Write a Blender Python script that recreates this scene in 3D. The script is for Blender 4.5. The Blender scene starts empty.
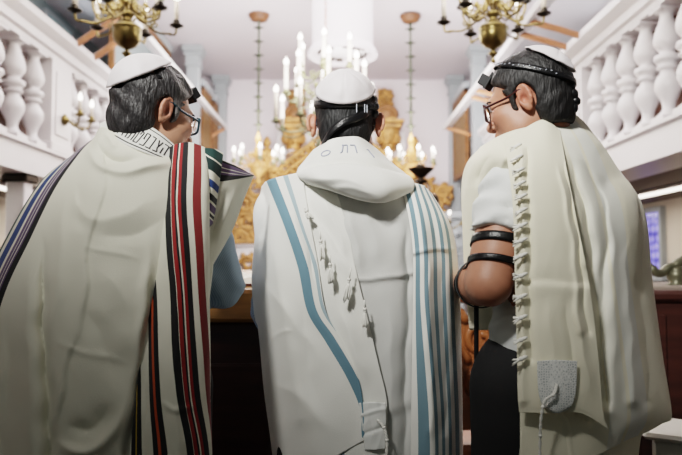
import bpy, math, random
import numpy as np
from mathutils import Vector, Matrix
random.seed(7); rng = np.random.default_rng(7)
PI = math.pi
scn = bpy.context.scene
COL = scn.collection

# ------------------------------------------------------------------ camera
EYE = np.array([0.0, 0.0, 1.27]); FPX = 663.0; PITCH = math.radians(2.98)
cam_d = bpy.data.cameras.new('camera'); cam = bpy.data.objects.new('camera', cam_d); COL.objects.link(cam)
cam.location = EYE; cam.rotation_euler = (PI/2 + PITCH, 0, 0)
cam_d.sensor_width = 36; cam_d.lens = 36*FPX/682
cam_d.dof.use_dof = True; cam_d.dof.focus_distance = 1.55; cam_d.dof.aperture_fstop = 3.5
cam_d.clip_start = 0.05; scn.camera = cam

def W(px, py, d):
    """world point of a photograph pixel at depth d along +Y"""
    px = np.asarray(px, float); py = np.asarray(py, float); d = np.asarray(d, float)
    u = (px-341)/FPX; v = (227.5-py)/FPX
    cy, sy = math.cos(PITCH), math.sin(PITCH)
    dy = cy - v*sy; dz = sy + v*cy
    s = d/dy
    return np.stack([u*s, d, EYE[2]+dz*s], -1)

# ------------------------------------------------------------------ materials
def lin(c):
    return tuple((x/12.92 if x <= 0.04045 else ((x+0.055)/1.055)**2.4) for x in c)
def rgb(r, g, b): return lin((r/255, g/255, b/255))

def mat(name, col, rough=0.6, metal=0.0, var=0.0, vscale=8.0, bump=0.0, bscale=60.0, stretch=(1,1,1), emit=None, estr=0.0, sheen=0.0, sss=0.0, coat=0.0, trans=0.0):
    m = bpy.data.materials.new(name); m.use_nodes = True
    nt = m.node_tree; b = nt.nodes['Principled BSDF']
    b.inputs['Base Color'].default_value = (*col, 1); b.inputs['Roughness'].default_value = rough
    b.inputs['Metallic'].default_value = metal
    if sheen: b.inputs['Sheen Weight'].default_value = sheen
    if coat: b.inputs['Coat Weight'].default_value = coat
    if trans: b.inputs['Transmission Weight'].default_value = trans
    if sss:
        b.inputs['Subsurface Weight'].default_value = sss; b.inputs['Subsurface Radius'].default_value = (0.012, 0.005, 0.003); b.inputs['Subsurface Scale'].default_value = 0.5
    if emit:
        b.inputs['Emission Color'].default_value = (*emit, 1); b.inputs['Emission Strength'].default_value = estr
    tc = nt.nodes.new('ShaderNodeTexCoord'); mp = nt.nodes.new('ShaderNodeMapping'); mp.inputs['Scale'].default_value = stretch
    nt.links.new(tc.outputs['Object'], mp.inputs['Vector'])
    if var:
        n = nt.nodes.new('ShaderNodeTexNoise'); n.inputs['Scale'].default_value = vscale; n.inputs['Detail'].default_value = 4
        nt.links.new(mp.outputs[0], n.inputs['Vector'])
        r = nt.nodes.new('ShaderNodeValToRGB')
        r.color_ramp.elements[0].position = 0.3; r.color_ramp.elements[1].position = 0.7
        r.color_ramp.elements[0].color = (*[max(0, c*(1-var)) for c in col], 1); r.color_ramp.elements[1].color = (*[min(1, c*(1+var)) for c in col], 1)
        nt.links.new(n.outputs['Fac'], r.inputs['Fac']); nt.links.new(r.outputs['Color'], b.inputs['Base Color'])
    if bump:
        n2 = nt.nodes.new('ShaderNodeTexNoise'); n2.inputs['Scale'].default_value = bscale; n2.inputs['Detail'].default_value = 3
        nt.links.new(mp.outputs[0], n2.inputs['Vector'])
        bp = nt.nodes.new('ShaderNodeBump'); bp.inputs['Strength'].default_value = bump; bp.inputs['Distance'].default_value = 0.01
        nt.links.new(n2.outputs['Fac'], bp.inputs['Height']); nt.links.new(bp.outputs['Normal'], b.inputs['Normal'])
    return m

def attr_stripes(name, stops, base, umin, umax, rough=0.85, fade=0.02):
    """cloth with stripes from the mesh attribute 'stripe': stops=[(u0,u1,colour)]"""
    m = mat(name, base, rough=rough, bump=0.12, bscale=420, sheen=0.15)
    nt = m.node_tree; b = nt.nodes['Principled BSDF']
    a = nt.nodes.new('ShaderNodeAttribute'); a.attribute_name = 'stripe'
    mr = nt.nodes.new('ShaderNodeMapRange'); mr.inputs['From Min'].default_value = umin; mr.inputs['From Max'].default_value = umax
    nt.links.new(a.outputs['Fac'], mr.inputs['Value'])
    r = nt.nodes.new('ShaderNodeValToRGB'); cr = r.color_ramp; cr.interpolation = 'CONSTANT'
    f = lambda u: (u-umin)/(umax-umin)
    cr.elements[0].position = 0; cr.elements[0].color = (*base, 1); cr.elements.remove(cr.elements[1])
    pos = None
    for u0, u1, c in stops:
        if pos is not None and abs(pos-u0) < 1e-6:
            e.color = (*c, 1)
        else:
            e = cr.elements.new(f(u0)); e.color = (*c, 1)
        e = cr.elements.new(f(u1)); e.color = (*base, 1); pos = u1
    nt.links.new(mr.outputs[0], r.inputs['Fac']); nt.links.new(r.outputs['Color'], b.inputs['Base Color'])
    return m

def attr_color(name, rough=0.5, sss=0.0, bump=0.0, bscale=200, stretch=(1,1,1), coat=0.0):
    m = mat(name, (0.5, 0.5, 0.5), rough=rough, sss=sss, bump=bump, bscale=bscale, stretch=stretch, coat=coat)
    nt = m.node_tree; a = nt.nodes.new('ShaderNodeAttribute'); a.attribute_name = 'tint'
    nt.links.new(a.outputs['Color'], nt.nodes['Principled BSDF'].inputs['Base Color'])
    return m

M = {}
M['cream'] = mat('cream_wool', rgb(234,231,214), 0.88, bump=0.10, bscale=420, sheen=0.15, var=0.03, vscale=5)
M['cream_warm'] = mat('ivory_wool', rgb(240,234,211), 0.88, bump=0.10, bscale=420, sheen=0.15, var=0.03, vscale=5)
M['white_cloth'] = mat('white_wool', rgb(240,239,232), 0.88, bump=0.12, bscale=420, sheen=0.15, var=0.02, vscale=5)
M['sheer_white'] = mat('thin_white_wool', rgb(208,208,204), 0.8, bump=0.1, bscale=420, var=0.05, vscale=6)
M['satin'] = mat('white_satin', rgb(236,237,233), 0.42, bump=0.05, bscale=300)
M['thread'] = mat('white_thread', rgb(244,242,234), 0.9)
M['cap'] = mat('white_satin_cap', rgb(238,230,232), 0.55, bump=0.12, bscale=30, var=0.02)
M['black_leather'] = mat('black_leather', rgb(20,20,22), 0.35, bump=0.15, bscale=200)
M['matte_black'] = mat('matte_black_leather', rgb(16,16,18), 0.6)
M['silver'] = mat('silver_fleck', rgb(190,195,205), 0.3, 0.8)
M['ink'] = mat('dark_embroidery', rgb(40,36,44), 0.9)
M['silver_ink'] = mat('grey_blue_embroidery', rgb(150,156,176), 0.7)
M['frame_dark'] = mat('dark_plastic_frame', rgb(34,36,44), 0.3)
M['frame_red'] = mat('tortoise_frame', rgb(58,24,24), 0.3)
M['frame_teal'] = mat('teal_plastic_frame', rgb(22,60,72), 0.3)
M['lens'] = mat('clear_lens', (1,1,1), 0.02, trans=1.0); M['lens'].node_tree.nodes['Principled BSDF'].inputs['IOR'].default_value = 1.1
M['shirt_blue'] = mat('pale_blue_shirting', rgb(150,176,196), 0.8, var=0.05, vscale=20)
M['shirt_white'] = mat('white_shirting', rgb(226,228,226), 0.8, bump=0.1, bscale=25)
M['black_cloth'] = mat('black_trouser_cloth', rgb(20,20,22), 0.85, bump=0.1, bscale=300)
M['shoe'] = mat('black_shoe_leather', rgb(18,17,17), 0.4)
M['brass'] = mat('aged_brass', rgb(122,106,66), 0.3, 0.9, var=0.3, vscale=9)
M['brass_green'] = mat('green_brass', rgb(112,112,84), 0.4, 0.6, var=0.3, vscale=14)
M['bronze'] = mat('dark_bronze', rgb(52,42,32), 0.4, 0.7)
M['pan'] = mat('dark_drip_pan', rgb(44,38,30), 0.4, 0.6)
M['candle'] = mat('white_candle', rgb(226,216,202), 0.5, emit=rgb(255,236,215), estr=0.06)
M['flame'] = mat('candle_bulb', (1,1,1), 0.3, emit=rgb(255,240,222), estr=14)
M['gold'] = mat('gilded_carving', rgb(170,124,70), 0.5, 0.25, var=0.45, vscale=12, bump=0.5, bscale=30)
M['gold_brown'] = mat('brown_gilding', rgb(124,82,46), 0.5, 0.15, var=0.4, vscale=10, bump=0.5, bscale=24)
M['white_paint'] = mat('white_paint', rgb(226,222,224), 0.38, var=0.02, vscale=2)
M['wall_lilac'] = mat('pale_lilac_plaster', rgb(230,222,227), 0.8, var=0.015, vscale=2)
M['ceil'] = mat('ceiling_plaster', rgb(206,198,204), 0.85, var=0.015, vscale=1.5)
M['grey_wall'] = mat('blue_grey_plaster', rgb(128,138,140), 0.8, var=0.03, vscale=2)
M['grey_column'] = mat('grey_column_paint', rgb(160,166,170), 0.6, var=0.03, vscale=3)
M['aisle_wall'] = mat('cream_aisle_plaster', rgb(216,204,190), 0.8, var=0.02, vscale=2)
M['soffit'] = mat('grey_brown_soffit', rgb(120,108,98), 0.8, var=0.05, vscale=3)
M['dark_wood'] = mat('dark_mahogany', rgb(56,28,22), 0.45, var=0.3, vscale=5, stretch=(1,1,6), bump=0.1, bscale=30)
M['red_wood'] = mat('red_mahogany', rgb(70,30,22), 0.4, var=0.3, vscale=6, stretch=(6,1,1))
M['oak'] = mat('honey_oak', rgb(158,112,58), 0.4, var=0.25, vscale=7, stretch=(1,8,8))
M['peg'] = mat('orange_pine', rgb(200,138,98), 0.5, var=0.15, vscale=9)
M['lattice'] = mat('brown_lattice_wood', rgb(126,92,50), 0.6, var=0.3, vscale=26, bump=0.4, bscale=60)
M['pew_wood'] = mat('brown_pew_wood', rgb(84,48,34), 0.5, var=0.3, vscale=5)
M['floor'] = mat('dark_floor_boards', rgb(62,44,34), 0.5, var=0.3, vscale=4, stretch=(6,1,1))
M['paper'] = mat('book_paper', rgb(232,226,212), 0.8)
M['amber_wood'] = mat('amber_wood', rgb(130,78,42), 0.4, var=0.3, vscale=8)
M['old_bronze'] = mat('greenish_bronze', rgb(92,90,72), 0.4, 0.5, var=0.3, vscale=20)
M['rose_wood'] = mat('brown_rose_wood', rgb(108,68,42), 0.5, var=0.3, vscale=20)
M['chain_green'] = mat('dark_green_chain', rgb(58,62,46), 0.6, 0.1)
M['duct'] = mat('duct_paint', rgb(196,188,192), 0.6)
M['stone'] = mat('white_bench_paint', rgb(222,220,210), 0.6)
M['glass_teal'] = mat('pale_window_glass', rgb(176,206,208), 0.3, emit=rgb(190,220,222), estr=0.55)
M['strip'] = mat('lit_lamp_tube', (1,1,1), 0.4, emit=rgb(255,244,226), estr=5)

def lace():
    m = mat('woven_lace_patch', rgb(236,236,232), 0.7); nt = m.node_tree; b = nt.nodes['Principled BSDF']
    tc = nt.nodes.new('ShaderNodeTexCoord'); vo = nt.nodes.new('ShaderNodeTexVoronoi'); vo.inputs['Scale'].default_value = 210; vo.feature = 'DISTANCE_TO_EDGE'; vo.inputs['Randomness'].default_value = .55
    r = nt.nodes.new('ShaderNodeValToRGB'); r.color_ramp.elements[0].color = (*rgb(244,244,240), 1); r.color_ramp.elements[1].color = (*rgb(176,180,180), 1); r.color_ramp.elements[1].position = .35
    nt.links.new(tc.outputs['Object'], vo.inputs['Vector']); nt.links.new(vo.outputs['Distance'], r.inputs[0]); nt.links.new(r.outputs[0], b.inputs['Base Color'])
    return m
M['lace'] = lace()
# stained glass (blue-violet panes with a lattice)
def stained():
    m = mat('violet_stained_glass', rgb(90,90,200), 0.2); nt = m.node_tree; b = nt.nodes['Principled BSDF']
    tc = nt.nodes.new('ShaderNodeTexCoord'); mp = nt.nodes.new('ShaderNodeMapping'); mp.inputs['Scale'].default_value = (1, 9, 9)
    vo = nt.nodes.new('ShaderNodeTexVoronoi'); vo.inputs['Scale'].default_value = 1.0; vo.inputs['Randomness'].default_value = 0.25
    r = nt.nodes.new('ShaderNodeValToRGB'); r.color_ramp.elements[0].color = (*rgb(170,165,250), 1); r.color_ramp.elements[1].color = (*rgb(60,58,170), 1); r.color_ramp.elements[1].position = 0.6
    nt.links.new(tc.outputs['Object'], mp.inputs[0]); nt.links.new(mp.outputs[0], vo.inputs['Vector'])
    nt.links.new(vo.outputs['Distance'], r.inputs[0]); nt.links.new(r.outputs[0], b.inputs['Base Color']); nt.links.new(r.outputs[0], b.inputs['Emission Color'])
    b.inputs['Emission Strength'].default_value = 0.9
    return m
M['stained'] = stained()

def striped_shirt():
    m = M['shirt_blue']; nt = m.node_tree; b = nt.nodes['Principled BSDF']
    tc = nt.nodes.new('ShaderNodeTexCoord'); wv = nt.nodes.new('ShaderNodeTexWave'); wv.inputs['Scale'].default_value = 95; wv.bands_direction = 'DIAGONAL'
    r = nt.nodes.new('ShaderNodeValToRGB'); r.color_ramp.elements[0].color = (*rgb(136,158,180), 1); r.color_ramp.elements[1].color = (*rgb(172,188,202), 1)
    nt.links.new(tc.outputs['Object'], wv.inputs['Vector']); nt.links.new(wv.outputs['Fac'], r.inputs[0]); nt.links.new(r.outputs[0], b.inputs['Base Color'])
striped_shirt()

# ------------------------------------------------------------------ mesh helpers
ORG = {}
def link(o, parent=None):
    COL.objects.link(o)
    if parent is not None: o.parent = parent
    return o
def tag(o, label=None, cat=None, group=None, kind=None):
    if label: o['label'] = label
    if cat: o['category'] = cat
    if group: o['group'] = group
    if kind: o['kind'] = kind
    return o
def empty(name, loc, label, cat, group=None):
    o = bpy.data.objects.new(name, None); o.empty_display_size = 0.1; link(o); o.location = loc
    ORG[o.name] = np.array(loc, float)
    return tag(o, label, cat, group)

class MB:
    """collects shapes (world coordinates) into one mesh"""
    def __init__(s): s.v = []; s.f = []; s.m = []; s.n = 0; s.attr = {}; s.smooth = []
    def add(s, verts, faces, mi=0, smooth=True):
        verts = np.asarray(verts, float).reshape(-1, 3)
        s.v.append(verts); s.f += [tuple(int(i)+s.n for i in f) for f in faces]; s.m += [mi]*len(faces); s.smooth += [smooth]*len(faces); s.n += len(verts); return s
    def box(s, a, b, mi=0, rot=None, bev=0.0):
        a = np.array(a, float); b = np.array(b, float); c = (a+b)/2; h = np.abs(b-a)/2
        if bev <= 0:
            v = np.array([[x, y, z] for x in (-1, 1) for y in (-1, 1) for z in (-1, 1)])*h
            f = [(0,1,3,2),(4,6,7,5),(0,4,5,1),(2,3,7,6),(0,2,6,4),(1,5,7,3)]
        else:
            bev = min(bev, 0.49*2*h.min()); v = []; idx = {}
            for x in (-1, 1):
                for y in (-1, 1):
                    for z in (-1, 1):
                        for ax in range(3):
                            p = np.array([x, y, z])*(h-bev); p[ax] += (x, y, z)[ax]*bev
                            idx[(x, y, z, ax)] = len(v); v.append(p)
            f = []
            for ax in range(3):
                o1, o2 = [(1, 2), (2, 0), (0, 1)][ax]
                for sg in (-1, 1):
                    q = []
                    for (s1, s2) in ((-1,-1),(1,-1),(1,1),(-1,1)):
                        k = [0, 0, 0]; k[ax] = sg; k[o1] = s1; k[o2] = s2; q.append(idx[(*k, ax)])
                    f.append(tuple(q if sg > 0 else q[::-1]))
            for ax in range(3):
                o1, o2 = [(1, 2), (2, 0), (0, 1)][ax]
                for s1 in (-1, 1):
                    for s2 in (-1, 1):
                        def K(sa, which):
                            k = [0, 0, 0]; k[ax] = sa; k[o1] = s1; k[o2] = s2; return idx[(*k, which)]
                        q = [K(-1, o1), K(1, o1), K(1, o2), K(-1, o2)]
                        f.append(tuple(q if s1*s2 < 0 else q[::-1]))
            for x in (-1, 1):
                for y in (-1, 1):
                    for z in (-1, 1):
                        q = [idx[(x, y, z, 0)], idx[(x, y, z, 1)], idx[(x, y, z, 2)]]
                        f.append(tuple(q if x*y*z > 0 else q[::-1]))
            v = np.array(v)
        if rot is not None: v = v @ np.array(rot.to_3x3() if hasattr(rot, 'to_3x3') else rot).T
        return s.add(v+c, f, mi, smooth=False)
    def lathe(s, prof, c=(0,0,0), seg=20, mi=0, axis=None, closed=True):
        """prof: list of (r,z)"""
        prof = np.array(prof, float); n = len(prof); a = np.linspace(0, 2*PI, seg, endpoint=False)
        v = np.stack([prof[:,None,0]*np.cos(a), prof[:,None,0]*np.sin(a), np.repeat(prof[:,1:2], seg, 1)], -1).reshape(-1, 3)
        if axis is not None:
            R = np.array(Vector((0,0,1)).rotation_difference(Vector(axis)).to_matrix()); v = v @ R.T
        f = [(i*seg+j, i*seg+(j+1)%seg, (i+1)*seg+(j+1)%seg, (i+1)*seg+j) for i in range(n-1) for j in range(seg)]
        if closed:
            if prof[0,0] > 1e-6: f.append(tuple(range(seg-1, -1, -1)))
            if prof[-1,0] > 1e-6: f.append(tuple((n-1)*seg+j for j in range(seg)))
        return s.add(v+np.array(c, float), f, mi)
    def tube(s, pts, r, seg=8, mi=0, closed=False, flat=None):
        p = np.array(pts, float); n = len(p); r = np.broadcast_to(np.asarray(r, float), (n,))
        t = np.gradient(p, axis=0) if not closed else (np.roll(p, -1, 0)-np.roll(p, 1, 0))
        t /= np.linalg.norm(t, axis=1)[:,None]+1e-12
        up = np.array([0, 0, 1.0]) if abs(t[0,2]) < 0.9 else np.array([0, 1.0, 0]); nn = []
        u = np.cross(up, t[0]); u /= np.linalg.norm(u)
        for i in range(n):
            u = u - t[i]*np.dot(u, t[i]); u /= np.linalg.norm(u)+1e-12; nn.append(u.copy())
        nn = np.array(nn); bb = np.cross(t, nn); a = np.linspace(0, 2*PI, seg, endpoint=False)
        fx, fy = (1, 1) if flat is None else flat
        v = (p[:,None]+r[:,None,None]*(fx*np.cos(a)[None,:,None]*nn[:,None]+fy*np.sin(a)[None,:,None]*bb[:,None])).reshape(-1, 3)
        m = n if closed else n-1
        f = [(i*seg+j, i*seg+(j+1)%seg, ((i+1)%n)*seg+(j+1)%seg, ((i+1)%n)*seg+j) for i in range(m) for j in range(seg)]
        if not closed: f += [tuple(range(seg-1, -1, -1)), tuple((n-1)*seg+j for j in range(seg))]
        return s.add(v, f, mi)
    def ell(s, c, r, R=None, mi=0, nu=20, nv=12):
        th = np.linspace(0, PI, nv+1); v = [[0,0,1.0]]
        for t in th[1:-1]:
            for j in range(nu): a = 2*PI*j/nu; v.append([math.sin(t)*math.cos(a), math.sin(t)*math.sin(a), math.cos(t)])
        v.append([0,0,-1.0]); v = np.array(v)*np.array(r, float)
        if R is not None: v = v @ np.array(R).T
        f = [(0, 1+j, 1+(j+1)%nu) for j in range(nu)]
        for i in range(nv-2):
            for j in range(nu):
                a = 1+i*nu+j; b = 1+i*nu+(j+1)%nu; f.append((a, a+nu, b+nu, b))
        last = len(v)-1; o = 1+(nv-2)*nu
        f += [(last, o+(j+1)%nu, o+j) for j in range(nu)]
        return s.add(v+np.array(c, float), f, mi)
    def prism(s, poly, y0, y1, mi=0):
        """poly: (x,z) outline extruded along y"""
        n = len(poly); v = [(x, y0, z) for x, z in poly]+[(x, y1, z) for x, z in poly]
        f = [tuple(range(n)), tuple(range(2*n-1, n-1, -1))]+[(i, n+i, n+(i+1)%n, (i+1)%n) for i in range(n)]
        return s.add(v, f, mi, smooth=False)
    def grid(s, P, mi=0, wrap=False):
        nv, nu = P.shape[:2]
        f = [(i*nu+j, i*nu+(j+1)%nu, (i+1)*nu+(j+1)%nu, (i+1)*nu+j) for i in range(nv-1) for j in range(nu if wrap else nu-1)]
        return s.add(P.reshape(-1, 3), f, mi)
    def xf(s, fn):
        s.v = [fn(np.concatenate(s.v))] if s.v else []; return s
    def build(s, name, mats, parent=None, org=None, smooth=None, auto=40):
        if not isinstance(mats, (list, tuple)): mats = [mats]
        o0 = ORG[parent.name] if parent is not None else np.array(org if org is not None else (0,0,0), float)
        V = np.concatenate(s.v)-o0
        me = bpy.data.meshes.new(name); me.from_pydata(V.tolist(), [], s.f); 
        for m in mats: me.materials.append(m)
        me.polygons.foreach_set('material_index', s.m)
        me.polygons.foreach_set('use_smooth', s.smooth if smooth is None else [smooth]*len(s.f))
        for k, a in s.attr.items():
            a = np.asarray(a, float)
            if a.ndim == 1:
                at = me.attributes.new(k, 'FLOAT', 'POINT'); at.data.foreach_set('value', a)
            else:
                at = me.attributes.new(k, 'FLOAT_COLOR', 'POINT'); at.data.foreach_set('color', np.concatenate([a, np.ones((len(a), 1))], 1).ravel())
        me.update()
        o = bpy.data.objects.new(name, me); link(o, parent)
        if parent is None: o.location = o0
        ORG[o.name] = o0
        return o

def copy_tree(o, parent=None):
    c = o.copy(); COL.objects.link(c)
    if parent is not None: c.parent = parent
    for ch in list(o.children): copy_tree(ch, c)
    return c
def structure(o, label=None): o['kind'] = 'structure'; 
# ------------------------------------------------------------------ splined cloth patches
def cr1(P, n):
    """Catmull-Rom along axis 0, n samples"""
    k = len(P); t = np.linspace(0, k-1, n); i = np.minimum(t.astype(int), k-2); f = (t-i).reshape((-1,)+(1,)*(P.ndim-1))
    E = np.concatenate([2*P[:1]-P[1:2], P, 2*P[-1:]-P[-2:-1]])
    a, b, c, d = E[i], E[i+1], E[i+2], E[i+3]
    return 0.5*(2*b+(c-a)*f+(2*a-5*b+4*c-d)*f*f+(3*b-a-3*c+d)*f**3)

def seg_dist(X, Y, pts):
    """signed distance and along-parameter of pixel points to a polyline (smoothed)"""
    pts = cr1(np.array(pts, float), 24) if len(pts) > 2 else np.array(pts, float)
    best = np.full(X.shape, 1e9); sg = np.zeros(X.shape); tt = np.zeros(X.shape); n = len(pts)-1
    for i in range(n):
        a = pts[i]; b = pts[i+1]; d = b-a; L2 = d@d+1e-9
        h = np.clip(((X-a[0])*d[0]+(Y-a[1])*d[1])/L2, 0, 1)
        dx = X-a[0]-h*d[0]; dy = Y-a[1]-h*d[1]; D = np.hypot(dx, dy); m = D < best
        best = np.where(m, D, best); sg = np.where(m, np.sign(d[0]*dy-d[1]*dx), sg); tt = np.where(m, (i+h)/n, tt)
    return best, sg, tt

def patch(rows, nu, nv, folds=(), wr=0.0, seed=0, defu=None, wrs=1.0):
    """rows of (px,py,depth[,u]) control points -> dict(P world grid, N normals, S stripe, px, py)"""
    C = np.array([[(p if len(p) == 4 else (*p, 0.0)) for p in r] for r in rows], float)
    G = cr1(C, nv); G = np.swapaxes(cr1(np.swapaxes(G, 0, 1), nu), 0, 1)
    X, Y, D, S = [G[..., i].copy() for i in range(4)]
    rw = np.random.default_rng(seed+100); p = rw.uniform(0, 6.28, 8)
    WX = X+.9*np.sin(Y*.055+p[0]+np.sin(X*.03+p[1]))+.9*np.sin(Y*.13+X*.05+p[2]); WY = Y+1.2*np.sin(X*.06+p[3]+np.sin(Y*.025+p[4]))+.8*np.sin(X*.14-Y*.04+p[5])
    for f in folds:
        kind, pts, w, amp = f[:4]; tp = f[4] if len(f) > 4 else 1
        d, sg, t = seg_dist(WX, WY, pts)
        taper = np.clip(np.minimum(t, 1-t)*3, 0, 1) if tp == 1 else np.clip(t*4, 0, 1) if tp == 2 else np.ones_like(t)
        taper = taper*taper*(3-2*taper); w = w*(.75+.5*t) if kind != 's' else w
        if kind == 'g': e = .55*np.exp(-(d/w)**2)+.45*np.exp(-1.6*d/w)
        elif kind == 'r': e = np.exp(-d/w)
        elif kind == 's': e = np.tanh(sg*d/w)*np.exp(-(d/(w*5))**2)*0.5
        D -= amp*taper*e
    if wr:
        r = np.random.default_rng(seed)
        for k in range(9):
            th = r.uniform(-0.45, 0.45)+(0 if k % 3 else 1.35); fr = r.uniform(0.03, 0.11)*wrs; ph = r.uniform(0, 6.28)
            ph2 = r.uniform(0, 6.28); v = np.sin((WX*math.cos(th)+WY*math.sin(th))*fr+ph+1.8*np.sin(Y*0.02+X*.013+ph2))
            D -= wr/4*(1-2*np.abs(v)**.8)*(0.5+0.5*np.sin(X*0.021+Y*0.027+ph2))
    P = W(X, Y, D)
    return dict(P=P, S=S, X=X, Y=Y)

def normals(P):
    du = np.gradient(P, axis=1); dv = np.gradient(P, axis=0); n = np.cross(du, dv); n /= np.linalg.norm(n, axis=-1, keepdims=True)+1e-12
    return n
def sample(pt, u, v):
    P = pt['P']; nv, nu = P.shape[:2]
    x = min(max(u, 0), 0.9999)*(nu-1); y = min(max(v, 0), 0.9999)*(nv-1); i, j = int(y), int(x); a, b = y-i, x-j
    return (P[i,j]*(1-a)*(1-b)+P[i+1,j]*a*(1-b)+P[i,j+1]*(1-a)*b+P[i+1,j+1]*a*b)

def cloth(name, pts, mats, parent, thick=0.003):
    """join patches [(patch, material index)] into one mesh with thickness"""
    mb = MB(); S = []
    for p, mi in pts:
        mb.grid(p['P'], mi); S.append(p['S'].ravel())
    mb.attr['stripe'] = np.concatenate(S)
    o = mb.build(name, mats, parent)
    md = o.modifiers.new('thickness', 'SOLIDIFY'); md.thickness = thick; md.offset = 0
    return o

# ------------------------------------------------------------------ signed-distance bodies
class SDF:
    def __init__(s): s.p = []
    def cap(s, a, b, ra, rb=None, k=0.02): s.p.append(('cap', np.array(a, float), np.array(b, float), ra, ra if rb is None else rb, k, 1)); return s
    def ell(s, c, r, R=None, k=0.02, sub=False): s.p.append(('ell', np.array(c, float), np.array(r, float), np.eye(3) if R is None else np.array(R), 0, k, -1 if sub else 1)); return s
    def chain(s, pts, rs, k=0.02):
        for i in range(len(pts)-1): s.cap(pts[i], pts[i+1], rs[i], rs[i+1], k)
        return s
    def bounds(s):
        lo = np.full(3, 1e9); hi = -lo
        for p in s.p:
            if p[6] < 0: continue
            if p[0] == 'cap': a = np.minimum(p[1]-p[3], p[2]-p[4]); b = np.maximum(p[1]+p[3], p[2]+p[4])
            else: m = p[2].max(); a, b = p[1]-m, p[1]+m
            lo = np.minimum(lo, a); hi = np.maximum(hi, b)
        return lo-0.02, hi+0.02
    @staticmethod
    def dist(p, Q):
        if p[0] == 'cap':
            ba = p[2]-p[1]; pa = Q-p[1]; h = np.clip((pa@ba)/(ba@ba+1e-12), 0, 1)
            return np.linalg.norm(pa-h[..., None]*ba, axis=-1)-(p[3]+(p[4]-p[3])*h)
        q = (Q-p[1])@p[3]; r = p[2]; k0 = np.linalg.norm(q/r, axis=-1); k1 = np.linalg.norm(q/(r*r), axis=-1)
        return k0*(k0-1.0)/np.maximum(k1, 1e-6)
    def eval_points(s, Q):
        F = np.full(Q.shape[:-1], 0.3)
        for p in s.p: F = SDF.comb(F, SDF.dist(p, Q), p[5], p[6])
        return F
    @staticmethod
    def comb(F, d, k, sg):
        if sg > 0:
            h = np.clip(0.5+0.5*(F-d)/k, 0, 1); return F+(d-F)*h-k*h*(1-h)
        d = -d; h = np.clip(0.5-0.5*(F-d)/k, 0, 1); return F+(d-F)*h+k*h*(1-h)
    def mesh(s, axes, post=None):
        xs, ys, zs = axes; F = np.full((len(xs), len(ys), len(zs)), 0.06, np.float64)
        for p in s.p:
            if p[0] == 'cap': a = np.minimum(p[1]-p[3], p[2]-p[4]); b = np.maximum(p[1]+p[3], p[2]+p[4])
            else: m = p[2].max(); a, b = p[1]-m, p[1]+m
            mg = 0.045; sl = []
            for ax, g in enumerate(axes):
                i0 = np.searchsorted(g, a[ax]-mg); i1 = np.searchsorted(g, b[ax]+mg); sl.append(slice(max(0, i0-1), i1+1))
            gx, gy, gz = np.meshgrid(xs[sl[0]], ys[sl[1]], zs[sl[2]], indexing='ij'); Q = np.stack([gx, gy, gz], -1)
            if Q.size == 0: continue
            F[tuple(sl)] = SDF.comb(F[tuple(sl)], SDF.dist(p, Q), p[5], p[6])
        if post is not None:
            gx, gy, gz = np.meshgrid(xs, ys, zs, indexing='ij'); F = post(F, np.stack([gx, gy, gz], -1))
        return surface_nets(F, xs, ys, zs)

def axis_grid(lo, hi, coarse, fine=()):
    g = [lo]; 
    while g[-1] < hi:
        st = coarse
        for a, b, f in fine:
            if a-coarse <= g[-1] < b: st = min(st, f)
        g.append(g[-1]+st)
    return np.array(g)

def surface_nets(F, xs, ys, zs):
    ins = F < 0; nx, ny, nz = F.shape
    c = np.zeros((nx-1, ny-1, nz-1), np.int8)
    for dx in (0, 1):
        for dy in (0, 1):
            for dz in (0, 1): c += ins[dx:nx-1+dx, dy:ny-1+dy, dz:nz-1+dz]
    act = (c > 0) & (c < 8); idx = np.argwhere(act); vid = np.full(act.shape, -1, np.int64); vid[act] = np.arange(len(idx))
    acc = np.zeros((len(idx), 3)); cnt = np.zeros(len(idx)); G = (xs, ys, zs)
    cor = [(0,0,0),(1,0,0),(0,1,0),(1,1,0),(0,0,1),(1,0,1),(0,1,1),(1,1,1)]
    for a in cor:
        for ax in range(3):
            if a[ax]: continue
            b = list(a); b[ax] = 1
            ia = idx+np.array(a); ib = idx+np.array(b)
            fa = F[tuple(ia.T)]; fb = F[tuple(ib.T)]; cr = (fa < 0) != (fb < 0)
            t = np.where(cr, fa/np.where(cr, fa-fb, 1), 0)
            pa = np.stack([G[k][ia[:,k]] for k in range(3)], -1); pb = np.stack([G[k][ib[:,k]] for k in range(3)], -1)
            acc += np.where(cr[:,None], pa+(pb-pa)*t[:,None], 0); cnt += cr
    V = acc/cnt[:,None]; faces = []
    for ax in range(3):
        sl0 = [slice(None)]*3; sl1 = [slice(None)]*3; sl0[ax] = slice(0, -1); sl1[ax] = slice(1, None)
        cr = ins[tuple(sl0)] != ins[tuple(sl1)]; o1, o2 = (ax+1) % 3, (ax+2) % 3
        e = np.argwhere(cr); e = e[(e[:,o1] > 0) & (e[:,o2] > 0) & (e[:,o1] < F.shape[o1]-1) & (e[:,o2] < F.shape[o2]-1)]
        d1 = np.zeros(3, int); d1[o1] = 1; d2 = np.zeros(3, int); d2[o2] = 1
        q = np.stack([vid[tuple((e-d1-d2).T)], vid[tuple((e-d2).T)], vid[tuple(e.T)], vid[tuple((e-d1).T)]], -1)
        fl = ~ins[tuple(e.T)]; q[fl] = q[fl][:, ::-1]; faces.append(q)
    return V, np.concatenate(faces)

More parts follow.
